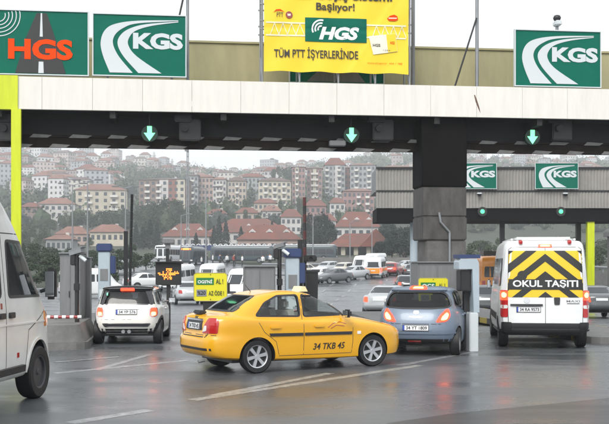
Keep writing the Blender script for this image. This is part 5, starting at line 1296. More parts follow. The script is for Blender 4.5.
# long city buses
KB = [(.1,11.9,1.15,.36,.34,.36,12,10), (0,12,1.25,.5,.48,.5,12,10), (0,12,1.25,1.2,1.2,1.2,12,10), (.05,11.95,1.24,2.2,2.2,2.2,12,10), (.1,11.85,1.18,2.85,2.85,2.85,12,10), (.25,11.7,1.0,3.0,3.02,3.0,10,9), (.8,11.2,.7,3.04,3.06,3.04,8,8)]
def bus(name, label, paint, px, d, phi, group, led=False, roofm=None, dz=.1, sc=.86, doors=True):
    x, y, z = pos(px, d)
    c = Car(name, label, 'bus', KB, 12, 2.5, paint, (x, y, z+dz), phi, group, n=48, sub=2); c.t.scale = (sc,)*3; c.finish()
    for i in range(7):
        x0 = .5+i*1.55; c.patch('side_window', 'RL', [(x0,1.25),(x0+1.45,1.25),(x0+1.45,2.3),(x0,2.3)], M['pane_grey'], .006, .012, 3, 3)
    c.patch('windscreen', 'F', rnd([(-1.1,1.0),(1.1,1.0),(1.05,2.35),(-1.05,2.35)], .1), M['pane_grey'], .008, .012, 6, 5); c.patch('rear_window', 'B', rnd([(-.95,1.55),(.95,1.55),(.92,2.3),(-.92,2.3)], .1), M['pane_grey'], .008, .012, 6, 5)
    for sg in (-1, 1):
        c.patch('tail_lamp', 'B', [(sg*1.0-.12,.8),(sg*1.0+.12,.8),(sg*1.0+.12,1.3),(sg*1.0-.12,1.3)], M['lamp_red'], .012, .03, 3, 4); c.patch('headlamp', 'F', rnd([(sg*.9-.18,.62),(sg*.9+.18,.62),(sg*.9+.18,.85),(sg*.9-.18,.85)], .05), M['lamp_white'], .012, .03, 4, 3)
    c.patch('bumper', 'BF', [(-1.1,.45),(1.1,.45),(1.1,.6),(-1.1,.6)], M['trim'], .02, .03, 6, 2)
    o = c.patch('destination_board', 'F', [(-.9,2.45),(.9,2.45),(.9,2.78),(-.9,2.78)], M['pane_dark'], .01, .02, 6, 3)
    if led: c.patch('led_text', 'F', [(-.8,2.49),(.8,2.49),(.8,2.74),(-.8,2.74)], M['led_amber'], .016, .01, 6, 2, parent=o)
    if roofm: c.patch('roof_cover', 'T', rnd([(.6,-.8),(11.4,-.8),(11.4,.8),(.6,.8)], .2), roofm, .15, .2, 10, 6)
    for xx in (2.9, 9.3): c.patch('wheel_arch', 'RL', [(xx+.55*math.cos(q), .5+.52*math.sin(q)) for q in [R(i*24) for i in range(15)]], M['trim'], .004, .01, 6, 6)
    c.wheels((2.9, 9.3), .48, .28, 2.42, .6, 0, 'grey')
    return c
M['bus_teal'] = mat('dark_teal_bus_paint', (.04,.06,.07), .35, coat=.4)
M['bus_white'] = mat('white_bus_paint', (.7,.71,.72), .35, coat=.4)
bus('city_bus', 'dark teal city bus with white roof, longest of the buses left of the middle terminal', M['bus_teal'], 243, 158, R(100), 'city buses at the far bus stop', roofm=M['bus_white'])
bus('city_bus', 'dark teal city bus with a white roof behind the middle toll terminal', M['bus_teal'], 308, 172, R(98), 'city buses at the far bus stop', roofm=M['bus_white'])
bus('city_bus', 'city bus with a glowing amber sign on its front above the yellow sign', M['bus_teal'], 193, 148, R(185), 'city buses at the far bus stop', led=True, roofm=M['bus_white'])
bus('city_bus', 'pale city bus at the left of the bus stop above the LED sign', M['bus_white'], 170, 165, R(190), 'city buses at the far bus stop')
c = bus('orange_bus', 'orange bus seen from behind between the toll terminal and the school minibus', M['orange'], 488.5, 76, R(4), None, sc=1.0)
g = G(); g.box((3, 0, 3.25), (2.2, 1.6, .3)); c.part('roof_load', g, M['trim'])
# ---------------------------------------------------------------- far buildings
M['roof_red'] = mat('red_roof_tiles', (.185,.055,.036), .8, var=.5, scale=.35, c2=(.10,.05,.038))
M['roof_pink'] = mat('faded_roof_tiles', (.24,.12,.09), .8, var=.4, scale=.3)
M['roof_brown'] = mat('brown_roof_tiles', (.13,.085,.075), .8, var=.4, scale=.3)
WALL = {k: mat('wall_'+k, c, .85, var=.28, scale=.25) for k, c in dict(cream=(.54,.49,.39), white=(.56,.54,.52), pink=(.46,.34,.30), beige=(.47,.40,.33), brown=(.25,.18,.155), grey=(.34,.345,.345), brick=(.26,.12,.095), rose=(.33,.20,.18)).items()}
M['far_pane'] = mat('far_window_glass', (.05,.06,.07), .2)
M['balcony'] = mat('balcony_parapet', (.56,.54,.50), .8)
_bm = {}
def shared(name, key, make, m, parent, loc):
    k = (name, key)
    if k not in _bm:
        g = G(); make(g); o = g.build(name, m, parent); _bm[k] = o.data
    else: o = link(name, _bm[k], parent)
    o.location = loc; return o
def hip(g, w, dpt, z0, h, ov=.6, ridge=.45):
    a, b = w/2+ov, dpt/2+ov; r = max(0., w/2-dpt/2*.9) if ridge is None else w/2*ridge
    g.add([(-a,-b,z0), (a,-b,z0), (a,b,z0), (-a,b,z0), (-r,0,z0+h), (r,0,z0+h)], [(0,1,5,4), (1,2,5), (2,3,4,5), (3,0,4), (3,2,1,0)])
def gable(g, w, dpt, z0, h, ov=.6):
    a, b = w/2+ov, dpt/2+ov
    g.add([(-a,-b,z0), (a,-b,z0), (a,b,z0), (-a,b,z0), (-a*1.0,0,z0+h), (a,0,z0+h)], [(0,1,5,4), (1,2,5), (2,3,4,5), (3,0,4), (3,2,1,0)])
def block(label, px0, px1, y_eave, y_ridge, d, floors, bays, wall, roof='roof_red', rz=0., depth=None, balc=(), cat='apartment block', name='apartment_block', panels=(), group=None, kind='hip', wz=1.4, dormer=False, chim=True):
    px = (px0+px1)/2; x, y, zg = pos(px, d); w = (px1-px0)*d/F; z_e = gz(y_eave, d); h = max(3., z_e-zg); dp = depth or min(14, max(8, w*.7))
    t = thing(name, label, cat, (x, y+dp/2, zg), rz, group)
    g = G(); g.box((0, 0, (h-6)/2), (w, dp, h+6)); g.build('wall', WALL[wall], t)
    rh = max(.6, (y_eave-y_ridge)/F*d)
    g = G(); (hip if kind == 'hip' else gable)(g, w, dp, h+.01, rh); ro = g.build('roof', M[roof], t)
    if chim:
        g = G(); g.box((w*.22, .4, h+rh*.75), (.9, .9, 1.8)); g.build('chimney', WALL['white'], ro)
    for (a, b, c_) in panels:      # coloured vertical bay of the facade
        g = G(); g.box((-w/2+w*(a+b)/2, -dp/2-.15, h/2), (w*(b-a), .3, h-.3)); g.build('facade_panel', WALL[c_], t)
    fh = 3.0; n = 0
    for f in range(floors):
        z = h-1.7-f*fh
        if z < 1: break
        for b in range(bays):
            bx = -w/2+w*(b+.5)/bays; ww = min(wz, w/bays*.55)
            off = .33 if any(a*w-w/2 < bx < e*w-w/2 for a, e, _ in panels) else .03
            shared('window', (round(ww, 2),), lambda g: g.box((0,0,0), (ww, .12, 1.5)), M['far_pane'], t, (bx, -dp/2-off, z))
            if b in balc:
                bw_ = round(w/bays*.9, 2)
                shared('balcony', (bw_,), lambda g: (g.box((0,-.6,-.45), (bw_, .12, .9)), g.box((0,-.3,-.95), (bw_, 1.3, .14)), g.box((-bw_/2+.06,-.3,-.45), (.1,.6,.9)), g.box((bw_/2-.06,-.3,-.45), (.1,.6,.9))), M['balcony'], t, (bx, -dp/2-off-.3, z-.5))
    if dormer:
        for s in (-.28, 0, .28):
            g = G(); g.prism([(-.9,0), (.9,0), (.9,.9), (0,1.7), (-.9,.9)], -.9, .9); o = g.build('dormer', WALL['white'], ro); o.location = (s*w, -dp*.22, h+rh*.30)
            g = G(); g.box((0,-.93,.5), (1.0,.08,.8)); o2 = g.build('dormer_window', M['far_pane'], o)
    return t
B = block
B('cream yellow seven storey block with faded red hip roof behind the street lamps', 74, 124, 190, 183, 450, 7, 6, 'cream', 'roof_pink', R(8), balc=(1, 4))
B('white four storey block with a red roof left of the cream yellow block', 37, 73, 204, 197, 435, 4, 6, 'white', 'roof_pink', R(6))
B('narrow brown block with a red roof right of the lime post at the left', 21, 37, 207, 202, 425, 3, 3, 'brown', 'roof_red')
B('wide brown and white block with red and cream end bays, left of the lattice mast', 140, 187, 179.5, 177, 470, 6, 8, 'brown', 'roof_brown', R(-6), balc=(1, 3), panels=((.45,.64,'white'), (.64,.82,'brick'), (.82,1.0,'cream')))
B('slim grey block with dark windows beside the tall mast', 187, 198, 175.5, 173.5, 500, 6, 3, 'grey', 'roof_brown', balc=(1,))
B('beige pink block with a low roof right of the tall mast', 198, 213, 177, 174, 505, 5, 4, 'pink', 'roof_pink')
B('narrow white block between two pinkish blocks left of centre', 213, 226, 179.5, 176.5, 495, 5, 4, 'white', 'roof_pink', balc=(1, 2))
B('beige block with a brownish red roof near the skyline saddle', 228, 246, 181, 176.5, 490, 4, 5, 'beige', 'roof_brown', balc=(2,))
B('low pale block under a long red roof on the skyline saddle', 240, 264, 177, 172.5, 560, 3, 6, 'grey', 'roof_red')
B('broad cream block with rows of balconies left of the tall striped block', 258, 290, 181, 177, 480, 6, 7, 'cream', 'roof_brown', R(4), balc=(1, 3, 5))
B('tall red and cream striped block above the raised barrier', 292, 305, 167, 165.5, 500, 9, 4, 'rose', 'roof_brown', balc=(1,), panels=((.25,.5,'cream'),))
B('tall pink block with cream balcony column right of the striped block', 307, 322, 168.5, 166, 510, 8, 4, 'rose', 'roof_brown', balc=(1, 2), panels=((.4,.62,'cream'),))
B('tall grey white block with red twin roof near the middle of the skyline', 325, 345, 165, 157, 520, 9, 5, 'grey', 'roof_red', balc=(0, 3), panels=((.5,.75,'white'),))
B('tall grey block with white balconies just left of the rear canopy end', 351, 376, 165, 162.5, 515, 8, 6, 'grey', 'roof_pink', R(-5), balc=(1, 4))
B('dark red slim block squeezed between two tall grey blocks', 345, 351, 168, 166, 530, 7, 2, 'brick', 'roof_brown')
B('low pink block standing in front of the tall grey block at the rear canopy end', 343, 374, 191, 188, 440, 4, 7, 'rose', 'roof_pink', balc=(3, 5))
B('white house with red roof on the skyline left of the tall striped block', 264, 281, 171, 166.5, 640, 3, 4, 'white', 'roof_red')
B('long pale block on the skyline just above the end of the rear canopy', 383, 412, 167, 164.5, 640, 4, 7, 'white', 'roof_pink')
# villas with red roofs
V = lambda *a, **k: block(*a, cat='house', name='villa', **k)
V('white villa with a wide red hip roof above the LED sign', 163, 209, 236.5, 222.5, 300, 2, 7, 'white', dormer=True, depth=16)
V('long white villa with a big red roof right of the villa above the LED sign', 207, 289, 232.5, 217.5, 335, 3, 10, 'white', dormer=True, depth=18)
V('low pavilion with a steep red hip roof behind the middle toll terminal', 238, 300, 247.5, 231.5, 255, 1, 6, 'pink', dormer=True, depth=15)
V('white villa with a red dormered roof just left of the rear canopy', 336, 379, 227, 210.5, 300, 3, 6, 'white', dormer=True, depth=15)
V('pinkish villa with a faded hip roof above the left concrete island', 56, 87, 234, 226, 330, 2, 6, 'pink', roof='roof_pink')
V('cream villa with faded hip roof right of the street lamps', 90, 124, 232, 224, 325, 2, 6, 'cream', roof='roof_pink')
V('low grey white house below the pinkish villa at the left', 46, 71, 245, 240, 270, 1, 5, 'grey', roof='roof_pink')
V('small house with a red roof behind the long white villa, left end', 207, 226, 214, 208.5, 400, 2, 4, 'white')
V('small house with a red roof behind the long white villa, middle', 236, 258, 213, 207, 400, 2, 4, 'beige')
V('small house with faded red roof behind the long white villa, right of its middle', 262, 281, 211, 205, 410, 2, 4, 'white', roof='roof_pink')
V('house with a white front and red roof just left of the raised barrier boom', 281, 301, 217, 208.5, 380, 2, 4, 'white')
V('pink house with red roof right of the raised barrier boom', 305, 326, 206, 198.5, 400, 2, 4, 'rose')
V('red roofed house low on the slope between raised barrier and big gable', 318, 336, 221, 213, 360, 2, 4, 'white')
V('beige house with a red roof under the broad cream block', 254, 276, 203, 198, 440, 2, 5, 'beige')
V('pale house with red roof below the tall grey white block', 330, 345, 203, 197, 430, 2, 3, 'white')
# open pavilion with the big gable
px0, px1, d = 326, 398, 215; x, y, z = pos(362, d); w = (px1-px0)*d/F; ze = gz(247, d)-z; zr_ = gz(229, d)-z
t = thing('pavilion', 'open pavilion under a big low red gabled roof with pale pillars behind the queue', 'pavilion', (x, y+6, z))
g = G(); a, b = w/2, 8.0
g.add([(-a,-b,ze), (a,-b,ze), (a,b,ze), (-a,b,ze), (-a*.45,0,ze+(zr_-ze)*.8), (a*.45,0,ze+(zr_-ze)*.8)], [(0,1,5,4), (1,2,5), (2,3,4,5), (3,0,4), (3,2,1,0)]); ro = g.build('roof', M['roof_red'], t)
g = G(); k = w*.22; g.add([(-k*.2,-b-.4,ze+.05), (k*1.9,-b-.4,ze+.05), (k*.85,-b-.4,zr_), (-k*.2,2,ze+.05), (k*1.9,2,ze+.05), (k*.85,2,zr_)], [(0,1,2), (0,2,5,3), (1,4,5,2), (3,5,4), (0,3,4,1)]); g.build('front_gable', M['roof_red'], ro)
g = G(); g.box((0, 2, ze/2), (w*.86, 7, ze-.05)); g.build('wall', M['steel_dark'], t)  # dark box painted as the shade inside the open pavilion
for i in range(6):
    g = G(); g.box((-w*.44+w*.88*i/5, -6.6, ze/2), (.9, .9, ze-.02)); g.build('pillar', WALL['cream'], t)

# bus stop shelter: a row of white arches
d = 182; x, y, z = pos(240, d); w = 120*d/F
t = thing('bus_shelter', 'long bus shelter with a row of small white arches along its roof, behind the buses', 'bus shelter', (x, y, z)); zs = gz(248.5, d)-z
g = G(); g.box((0, 0, zs), (w, 2.4, .18)); g.build('roof', M['metal_grey'], t)
for i in range(22):
    g = G(); cx = -w/2+w*(i+.5)/22; r = w/22*.46
    for k in range(6):
        a, b = math.pi*k/6, math.pi*(k+1)/6; g.tube((cx+r*math.cos(a), -1.1, zs+.1+r*1.5*math.sin(a)), (cx+r*math.cos(b), -1.1, zs+.1+r*1.5*math.sin(b)), .07, n=6)
    g.build('arch', M['letter_white'], t)
for i in range(12):
    g = G(); g.tube((-w/2+w*i/11, .8, 0), (-w/2+w*i/11, .8, zs-.1), .1, n=8); g.build('post', M['metal_grey'], t)
g = G(); g.box((-w/2+4, -1.3, zs+.1), (7, .1, .9)); g.build('blue_panel', M['cap_blue'], t)

# guard rails and walls beyond the plaza
def rail(label, pts, name='guard_rail', h=.8, m='metal_grey', step=4., cat='guard rail', solid=False):
    P = [Vector(pos(px, d)) for px, d in pts]; o = thing(name, label, cat, P[0])
    beam = G(); posts = []
    for a, b in zip(P, P[1:]):
        n = max(1, int((b-a).length/step)); pv = None
        for i in range(n+1):
            q_ = a.lerp(b, i/n); zz = ground(q_.x, q_.y); cur = Vector((q_.x, q_.y, zz))-P[0]
            if pv is not None:
                if solid: beam.add([pv, cur, cur+Vector((0,0,h)), pv+Vector((0,0,h)), pv+Vector((0,.3,0)), cur+Vector((0,.3,0)), cur+Vector((0,.3,h)), pv+Vector((0,.3,h))], [(0,1,2,3), (4,7,6,5), (3,2,6,7), (0,3,7,4), (1,5,6,2)])
                else: beam.tube(pv+Vector((0,0,h)), cur+Vector((0,0,h)), .16, n=6)
            if not solid: posts.append(cur)
            pv = cur
    beam.build('wall' if solid else 'beam', M[m], o)
    for c_ in posts[:60]:
        shared('post', (h,), lambda g: g.box((0,.05,h/2), (.14,.14,h)), M['metal_grey'], o, c_)
    return o
rail('long grey guard rail behind the far queue of cars', [(262, 128), (340, 127), (425, 126)])
rail('low grey concrete wall behind the far queue, under the red roofs', [(280, 136), (425, 134)], 'boundary_wall', 1.5, 'concrete', cat='wall', solid=True)
rail('grey guard rail crossing the green slope at the right, lower one', [(478, 132), (540, 128), (640, 110)], step=5)
rail('grey guard rail crossing the green slope at the right, upper one', [(440, 170), (540, 165), (640, 150)], step=5)
rail('low concrete wall on the green slope at the right edge', [(560, 92), (640, 74)], 'boundary_wall', 1.8, 'concrete', cat='wall', solid=True)
# grey block house at the right edge
x, y, z = pos(646, 56); t = thing('toll_office', 'grey toll office block with a dark window at the right edge', 'building', (x, y, z), R(-6))
g = G(); g.box((0, 2, 2.1), (2.7, 4, 4.2)); g.build('wall', M['concrete'], t)
g = G(); g.box((0, 2, 4.3), (3.1, 4.4, .25)); g.build('roof', M['box_grey'], t)
g = G(); g.box((-.2, -.03, 2.9), (1.9, .1, 1.1)); g.build('window', M['pane_dark'], t)
g = G(); g.box((.75, -.03, 1.0), (.9, .08, 1.98)); g.build('door', M['box_grey'], t)

# ---------------------------------------------------------------- trees
def leafmat(name, a, b):
    return mat(name, a, .75, var=.5, scale=1.6, c2=b)
LEAF = [leafmat('dark_foliage', (.040,.075,.024), (.012,.028,.011)), leafmat('mid_foliage', (.065,.10,.034), (.025,.046,.018)), leafmat('pine_foliage', (.018,.036,.024), (.008,.017,.012)), leafmat('olive_foliage', (.06,.07,.035), (.03,.04,.02))]
M['bark'] = mat('tree_bark', (.09,.07,.055), .9, var=.4, scale=2)
def tree_mesh(seed, kind, leaves):
    r = random.Random(seed); crown = G(); trunk = G()
    if kind == 'pine':
        trunk.tube((0,0,0), (0,0,.55), .022, .012); trunk.tube((0,0,.55), (0,0,.97), .012, .003)
        for i in range(leaves):
            t = r.random()**.75; z = .10+.9*t; rad = .24*(1-t)**.8*(0.75+.5*abs(math.sin(z*26+seed)))+.012; a = r.uniform(0, 6.283); q_ = rad*r.uniform(.35, 1.05)
            c = Vector((q_*math.cos(a), q_*math.sin(a), z-q_*.25)); leaf(crown, r, c, .022+.02*r.random())
    else:
        lobes = []
        trunk.tube((0,0,0), (0,0,.38), .030, .02)
        nl = r.randint(7, 10)
        for i in range(nl):
            a = r.uniform(0, 6.283); q_ = r.uniform(.08, .30); z = r.uniform(.36, .86); rr_ = r.uniform(.12, .21)*(1-.25*abs(z-.6)); p = Vector((q_*math.cos(a), q_*math.sin(a), z)); lobes.append((p, rr_)); trunk.tube((0,0,r.uniform(.25,.38)), p, .012, .004, 6)
        for i in range(leaves):
            p, rr_ = r.choice(lobes); dv = Vector((r.gauss(0,1), r.gauss(0,1), r.gauss(0,1))).normalized(); c = p+dv*rr_*r.uniform(.55, 1.12); leaf(crown, r, c, .020+.024*r.random())
    return crown, trunk
def leaf(g, r, c, s):
    n = Vector((r.gauss(0,1), r.gauss(0,1), r.gauss(0,1)+.6)).normalized(); a = n.orthogonal().normalized(); b = n.cross(a); t = r.uniform(0, 3); a, b = a*math.cos(t)+b*math.sin(t), b*math.cos(t)-a*math.sin(t)
    g.add([c-a*s, c-b*s*.7, c+a*s, c+b*s*.7], [(0,1,2,3)])
PROTO = []
for i, (kd, lv) in enumerate((('broad', 1500), ('broad', 1500), ('broad', 1500), ('pine', 1500), ('pine', 1500))):
    cg, tg = tree_mesh(40+i, kd, lv); PROTO.append((kd, cg, tg, {}))
def tree(px, d, y_top, wpx, kd, lf, label, group):
    r = random.Random(int(px*31+d)); x, y, z = pos(px, d); h = max(2.5, gz(y_top, d)-z); w = wpx*d/F
    kd_, cg, tg, cache = r.choice([p for p in PROTO if p[0] == kd]); name = 'pine_tree' if kd == 'pine' else 'broadleaf_tree'
    t = thing(name, label, 'tree', (x, y, z-.2), r.uniform(0, 6.28), group)
    if lf not in cache:
        cache[lf] = [G(), G()]; o = cg.build('crown', LEAF[lf], t); o2 = tg.build('trunk', M['bark'], t); cache[lf] = (o.data, o2.data)
    else: link('crown', cache[lf][0], t); link('trunk', cache[lf][1], t)
    k = w/(.48 if kd == 'pine' else .72); t.scale = (k, k, h)
    return t
def grove(label, group, items, kd, lf):
    for it in items: tree(it[0], it[1], it[2], it[3], it[4] if len(it) > 4 else kd, it[5] if len(it) > 5 else lf, label, group)
grove('leafy tree in the dark clump before the brown and white block', 'trees before the brown and white block', [(143,400,203,16),(152,390,198,20),(162,405,199,18),(171,395,197,20),(181,400,198,18),(189,390,203,16),(136,380,209,16),(158,350,214,18),(176,350,212,18),(194,360,209,14),(148,345,217,18)], 'broad', 0)
grove('round dark tree at the foot of the cream yellow block', 'trees at the foot of the cream yellow block', [(80,395,210,18),(92,390,212,18),(104,400,209,16),(116,395,211,16),(70,390,214,14),(126,385,207,12)], 'broad', 0)
grove('bushy green tree on the slope left of the lamp posts', 'trees on the left slope', [(30,330,222,18),(44,320,226,16),(58,300,236,14),(22,300,230,18),(38,300,232,14),(28,260,240,18),(50,380,217,14),(60,400,214,12),(90,300,236,10),(74,290,238,10)], 'broad', 1)
grove('dense dark bush behind the left concrete island', 'bushes behind the left island', [(30,150,241,24),(44,145,245,22),(56,148,247,20),(68,152,246,20),(78,145,249,18),(120,150,246,16),(131,152,243,18),(88,152,248,18),(110,155,247,18),(100,150,249,16),(15,150,236,26),(38,130,252,22),(58,128,254,22),(76,130,255,20),(94,132,256,18),(28,112,256,26),(50,108,259,24),(70,110,259,24),(118,118,256,20),(134,122,253,20),(146,128,254,16),(20,92,262,30),(46,90,265,26),(68,88,266,24),(90,96,266,22),(112,92,267,18),(2,88,262,30)], 'broad', 0)
grove('tall dark pine before the long white villa', 'pines before the long white villa', [(219,300,216,11),(226,298,220,10),(214,305,225,9),(272,300,221,10),(264,305,224,9),(241,310,226,9)], 'pine', 2)
grove('dark pine beside the villa above the LED sign', 'pines beside the villa above the LED sign', [(157,290,222,11),(150,285,219,13),(143,285,226,12),(196,288,232,8),(136,280,224,12)], 'pine', 2)
grove('big dark tree right of the raised red and black barrier', 'big dark trees right of the raised barrier', [(314,250,212,16),(323,245,209,20),(330,250,218,14),(306,255,218,14),(318,235,226,18),(334,240,228,12)], 'broad', 2)
grove('dark tree under the end of the rear canopy', 'dark trees under the rear canopy end', [(384,230,224,18),(396,225,226,18),(408,228,223,18),(420,230,226,16),(402,215,236,16),(390,240,220,18),(414,240,222,18),(380,170,238,16),(392,172,235,18),(404,170,237,18),(413,175,234,16),(386,178,230,16),(400,180,228,18)], 'broad', 2)
grove('small tree between the red roofed houses in the middle', 'trees among the red roofed houses', [(203,380,213,10),(232,375,211,10),(247,390,208,9),(258,380,212,10),(290,390,204,9),(302,400,200,10),(226,410,203,9),(280,430,199,9),(216,430,200,10),(245,440,197,10),(300,420,196,8),(338,380,209,9),(349,390,206,9),(360,385,207,9)], 'broad', 1)
grove('dark tree crowning the skyline left of the tall striped block', 'skyline trees by the tall striped block', [(274,600,168,9),(281,610,165,10),(287,605,164,10),(291,600,168,8)], 'broad', 0)
grove('bush on the green slope behind the rear canopy posts', 'bushes on the right slope', [(505,140,247,16),(520,150,243,18),(538,145,246,16),(554,150,244,18),(572,140,246,18),(600,130,244,20),(490,160,243,16),(470,170,241,16),(586,150,240,18),(530,190,236,18),(560,195,235,18),(500,200,236,18),(612,160,238,20),(480,220,238,22),(520,230,236,24),(545,225,238,22),(575,230,236,24),(605,220,237,22),(512,260,238,22),(560,270,236,24),(490,115,252,14),(532,118,251,14),(566,112,252,14)], 'broad', 1)

# ---------------------------------------------------------------- houses and woods on the hillside
def wmat(name, col):
    m = mat(name, col, .85, var=.15, scale=.2); n = m.node_tree.nodes; l = m.node_tree.links; p = n['Principled BSDF']; src = p.inputs['Base Color'].links[0].from_socket
    tc = n.new('ShaderNodeTexCoord'); sp = n.new('ShaderNodeSeparateXYZ'); l.new(tc.outputs['Object'], sp.inputs[0])
    def M_(op, a, b):
        k = n.new('ShaderNodeMath'); k.operation = op
        for i, v in enumerate((a, b)):
            if hasattr(v, 'links'): l.new(v, k.inputs[i])
            elif v is not None: k.inputs[i].default_value = v
        return k.outputs[0]
    ax = M_('ADD', sp.outputs[0], sp.outputs[1]); fx = M_('FRACT', M_('MULTIPLY', ax, .36), None); fz = M_('FRACT', M_('MULTIPLY', sp.outputs[2], .34), None)
    wx = M_('MULTIPLY', M_('GREATER_THAN', fx, .3), M_('LESS_THAN', fx, .72)); wz_ = M_('MULTIPLY', M_('GREATER_THAN', fz, .35), M_('LESS_THAN', fz, .8))
    mx_ = n.new('ShaderNodeMix'); mx_.data_type = 'RGBA'; l.new(M_('MULTIPLY', wx, wz_), mx_.inputs[0]); l.new(src, mx_.inputs[6]); mx_.inputs[7].default_value = (.07,.08,.09,1); l.new(mx_.outputs[2], p.inputs['Base Color'])
    return m
HW = [wmat('hill_wall_'+k, c) for k, c in dict(white=(.60,.59,.58), cream=(.54,.50,.45), pink=(.50,.42,.39), grey=(.38,.39,.41), rose=(.36,.30,.29)).items()]
rh = random.Random(7); HP = []
for i in range(24):
    w, dp, h = rh.uniform(9, 17), rh.uniform(8, 11), rh.choice([6, 7, 9, 9.5, 12, 12.5, 15]); g = G(); g.box((0, 0, h/2-3), (w, dp, h+6)); g2 = G()
    if rh.random() < .55: hip(g2, w, dp, h+.01, rh.uniform(1.8, 3.2), .5)
    else: g2.box((0, 0, h+.25), (w+.4, dp+.4, .4)); g2.box((w*.2, 0, h+1.2), (3, 3, 1.6))
    HP.append((g, g2, HW[i % 5], M[rh.choice(['roof_pink', 'roof_pink', 'roof_red', 'roof_brown'])], {}))
HOUSE_XY = []; houses = 0; tries = 0
BANDS = [(-30, 115, 'small pale house packed among others on the hazy left hillside', 'houses on the left hillside', 150), (115, 300, 'small distant house on the hazy hillside in the middle', 'houses on the middle hillside', 62), (300, 420, 'small distant house on the far hill above the end of the rear canopy', 'houses on the far hill in the middle right', 24), (465, 640, 'small pale house on the far hill just above the rear canopy signs', 'houses above the rear canopy', 56)]
for a, b, lab, grp, cnt in BANDS:
    k = 0; tries = 0
    while k < cnt and tries < 4000:
        tries += 1; px = rh.uniform(a, b); d = rh.uniform(560 if a < 115 else 700, 1235)
        if 115 <= a < 465 and d < 760: continue
        x, y, z = pos(px, d)
        if any((x-p)**2+(y-q_)**2 < 15**2 for p, q_ in HOUSE_XY): continue
        HOUSE_XY.append((x, y)); g, g2, m1, m2, cache = rh.choice(HP)
        t = thing('hillside_house', lab, 'house', (x, y, z), rh.uniform(-.5, .5), grp)
        if not cache: cache['w'] = g.build('wall', m1, t).data; cache['r'] = g2.build('roof', m2, t).data
        else: link('wall', cache['w'], t); link('roof', cache['r'], t)
        s = rh.uniform(.6, 1.12); t.scale = (s, s, s*rh.uniform(.85, 1.15)); k += 1
g = G(); ico = bmesh.new(); bmesh.ops.create_icosphere(ico, subdivisions=1, radius=1); IV = [v.co.copy() for v in ico.verts]; IF = [[v.index for v in f.verts] for f in ico.faces]; ico.free()
rw_ = random.Random(5); n = 0
while n < 3000:
    px = rw_.uniform(-60, 660); d = 380+870*rw_.random()**.7; x, y, z = pos(px, d)
    if any((x-p)**2+(y-q_)**2 < 8.5**2 for p, q_ in HOUSE_XY): continue
    if math.sin(x*.013+1)*math.cos(y*.011)+rw_.uniform(-.9, .9) < -.25: continue
    s = rw_.uniform(2.4, 6.0)*(1.0 if d < 700 else 1.15); ph = rw_.uniform(0, 9)
    mi = rw_.choice((0, 0, 1, 2, 3)); nl = 70 if d < 800 else 38; L_ = []
    vs = [(x+v.x*s*.7*(1+.22*math.sin(v.x*7+ph)), y+v.y*s*.7, z+s*.6+v.z*s*.8*(1+.2*math.sin(v.x*6+v.y*7+ph))) for v in IV]; g.add(vs, IF, mi)
    for _ in range(nl):
        dv = Vector((rw_.gauss(0,1), rw_.gauss(0,1), rw_.gauss(0,1))).normalized(); rr_ = s*rw_.uniform(.6, 1.12)*(1+.25*math.sin(dv.x*5+ph)); leaf(g, rw_, Vector((x, y, z+s*.75))+Vector((dv.x*rr_, dv.y*rr_, dv.z*rr_*1.05)), rw_.uniform(.35, .8)*(s/4)); g.m[-1] = mi
    n += 1
o = g.build('hillside_woods', LEAF, smooth=20); tag(o, 'hazy green woods and shrubs scattered between the hillside houses', 'woods', kind='stuff')
# skyline verticals
for px, d, yt, lab, r_ in ((154, 1180, 151, 'thin pale tower on the hazy skyline left of the lattice mast', 1.6), (172, 1150, 158, 'slim white minaret on the hillside just left of the lattice mast', 1.5), (158+258-300, 1200, 146, 'faint radio mast on the skyline above the brown and white block', .8)):
    x, y, z = pos(px, d); h = gz(yt, d)-z; t = thing('tower', lab, 'tower', (x, y, z))
    g = G(); g.tube((0,0,-2), (0,0,h*.7), r_, r_*.9); g.tube((0,0,h*.7), (0,0,h*.74), r_*1.5); g.tube((0,0,h*.74), (0,0,h*.9), r_*.75); g.tube((0,0,h*.9), (0,0,h), r_*.75, .1); g.build('shaft', WALL['white'], t)

# ---------------------------------------------------------------- waiting people at the bus stop
def person_mesh(seed, top, legs):
    r = random.Random(seed); sk = bpy.data.meshes.new('person')
    sw = r.uniform(-.06, .06)
    P = [(0,0,.95), (0,0,1.15), (0,0,1.40), (0,.0,1.52), (0,-.02,1.66), (.09,0,.90), (.11,-sw,.50), (.11,sw,.07), (.11,sw-.14,.04), (-.09,0,.90), (-.11,sw,.50), (-.11,-sw,.07), (-.11,-sw-.14,.04), (.19,0,1.40), (.24,.03,1.14), (.23,-.08,.90), (-.19,0,1.40), (-.24,.03,1.14), (-.22,-.08,.90)]
    E = [(0,1),(1,2),(2,3),(3,4),(0,5),(5,6),(6,7),(7,8),(0,9),(9,10),(10,11),(11,12),(2,13),(13,14),(14,15),(2,16),(16,17),(17,18)]
    RR = [.15,.14,.16,.055,.10,.10,.07,.05,.045,.10,.07,.05,.045,.075,.05,.042,.075,.05,.042]
    sk.from_pydata(P, E, []); o = bpy.data.objects.new('p', sk); COL.objects.link(o)
    m1 = o.modifiers.new('s', 'SKIN'); 
    for v, q_ in zip(sk.skin_vertices[0].data, RR): v.radius = (q_, q_*.85)
    sk.skin_vertices[0].data[0].use_root = True
    m2 = o.modifiers.new('u', 'SUBSURF'); m2.levels = 1
    me = bpy.data.meshes.new_from_object(o.evaluated_get(DG())); bpy.data.objects.remove(o); me.name = 'person'
    me.materials.clear(); me.materials.append(top); me.materials.append(legs); me.materials.append(M['skin'])
    for p in me.polygons: p.material_index = 1 if p.center.z < .95 else (2 if p.center.z > 1.50 or (abs(p.center.x) > .19 and p.center.z < .98) else 0)
    me.shade_smooth(); return me
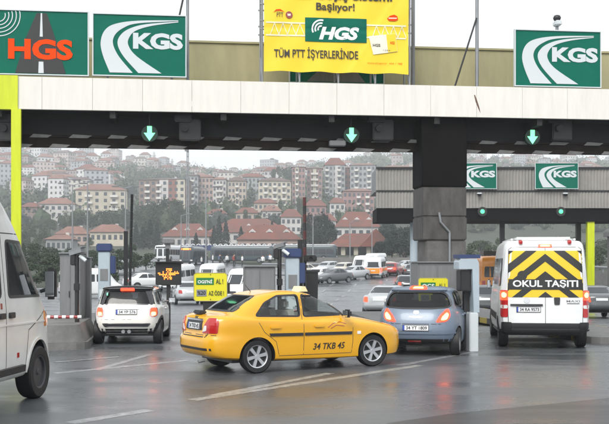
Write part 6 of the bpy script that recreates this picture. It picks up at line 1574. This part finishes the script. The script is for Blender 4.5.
M['skin'] = mat('skin', (.45,.28,.20), .6); M['hair'] = mat('dark_hair', (.02,.015,.012), .6); M['cloth_blue'] = mat('blue_shirt', (.10,.16,.30), .8); M['cloth_dark'] = mat('dark_clothing', (.03,.03,.035), .8); M['cloth_white'] = mat('white_shirt', (.7,.7,.7), .8); M['cloth_red'] = mat('red_jacket', (.35,.06,.05), .8)
PM = [(person_mesh(i, M[a], M[b]), w) for i, (a, b, w) in enumerate((('cloth_white', 'cloth_dark', 'white shirt and dark trousers'), ('cloth_dark', 'cloth_dark', 'dark clothes'), ('cloth_blue', 'cloth_dark', 'blue shirt and dark trousers'), ('cloth_red', 'cloth_dark', 'red jacket and dark trousers')))]
for i, (px, d, k) in enumerate(((204,138,0),(208,141,1),(212,139,0),(217,142,2),(222,140,1),(227,143,0),(232,141,3),(237,144,1),(243,142,0),(262,140,0),(267,143,2),(272,141,0),(280,144,1))):
    x, y, z = pos(px+((i*37)%7-3)*.8, d-4+((i*53)%9)); me, wd = PM[k]
    t = link('person', me, None, (x, y, z+.05), random.Random(i).uniform(-2, 2)); s = .97+.06*((i*7) % 5)/4; t.scale = (s, s, s)
    tag(t, 'person in %s waiting in the crowd before the far buses' % wd, 'person', 'people waiting at the far bus stop in '+wd)
    g = G(); g.lathe([(0,1.79), (.07,1.775), (.105,1.71), (.10,1.66), (.0,1.66)], 10, 'z', (0,0,0)); g.build('hair', M['hair'], t, smooth=60)

# ---------------------------------------------------------------- wet autumn haze
g = G(); g.box((0, 640, 99), (1700, 1400, 202)); hz = g.build('haze', M['black']); hz.data.materials.clear()
hm = bpy.data.materials.new('haze'); hm.use_nodes = True; n = hm.node_tree.nodes; n.clear(); pv = n.new('ShaderNodeVolumePrincipled'); ho = n.new('ShaderNodeOutputMaterial')
pv.inputs['Color'].default_value = (.94, .97, 1, 1); pv.inputs['Density'].default_value = .0005; pv.inputs['Anisotropy'].default_value = .0
hm.node_tree.links.new(pv.outputs[0], ho.inputs['Volume']); hz.data.materials.append(hm)
tag(hz, 'thin pale haze that fades the far hillside', 'haze', kind='stuff')
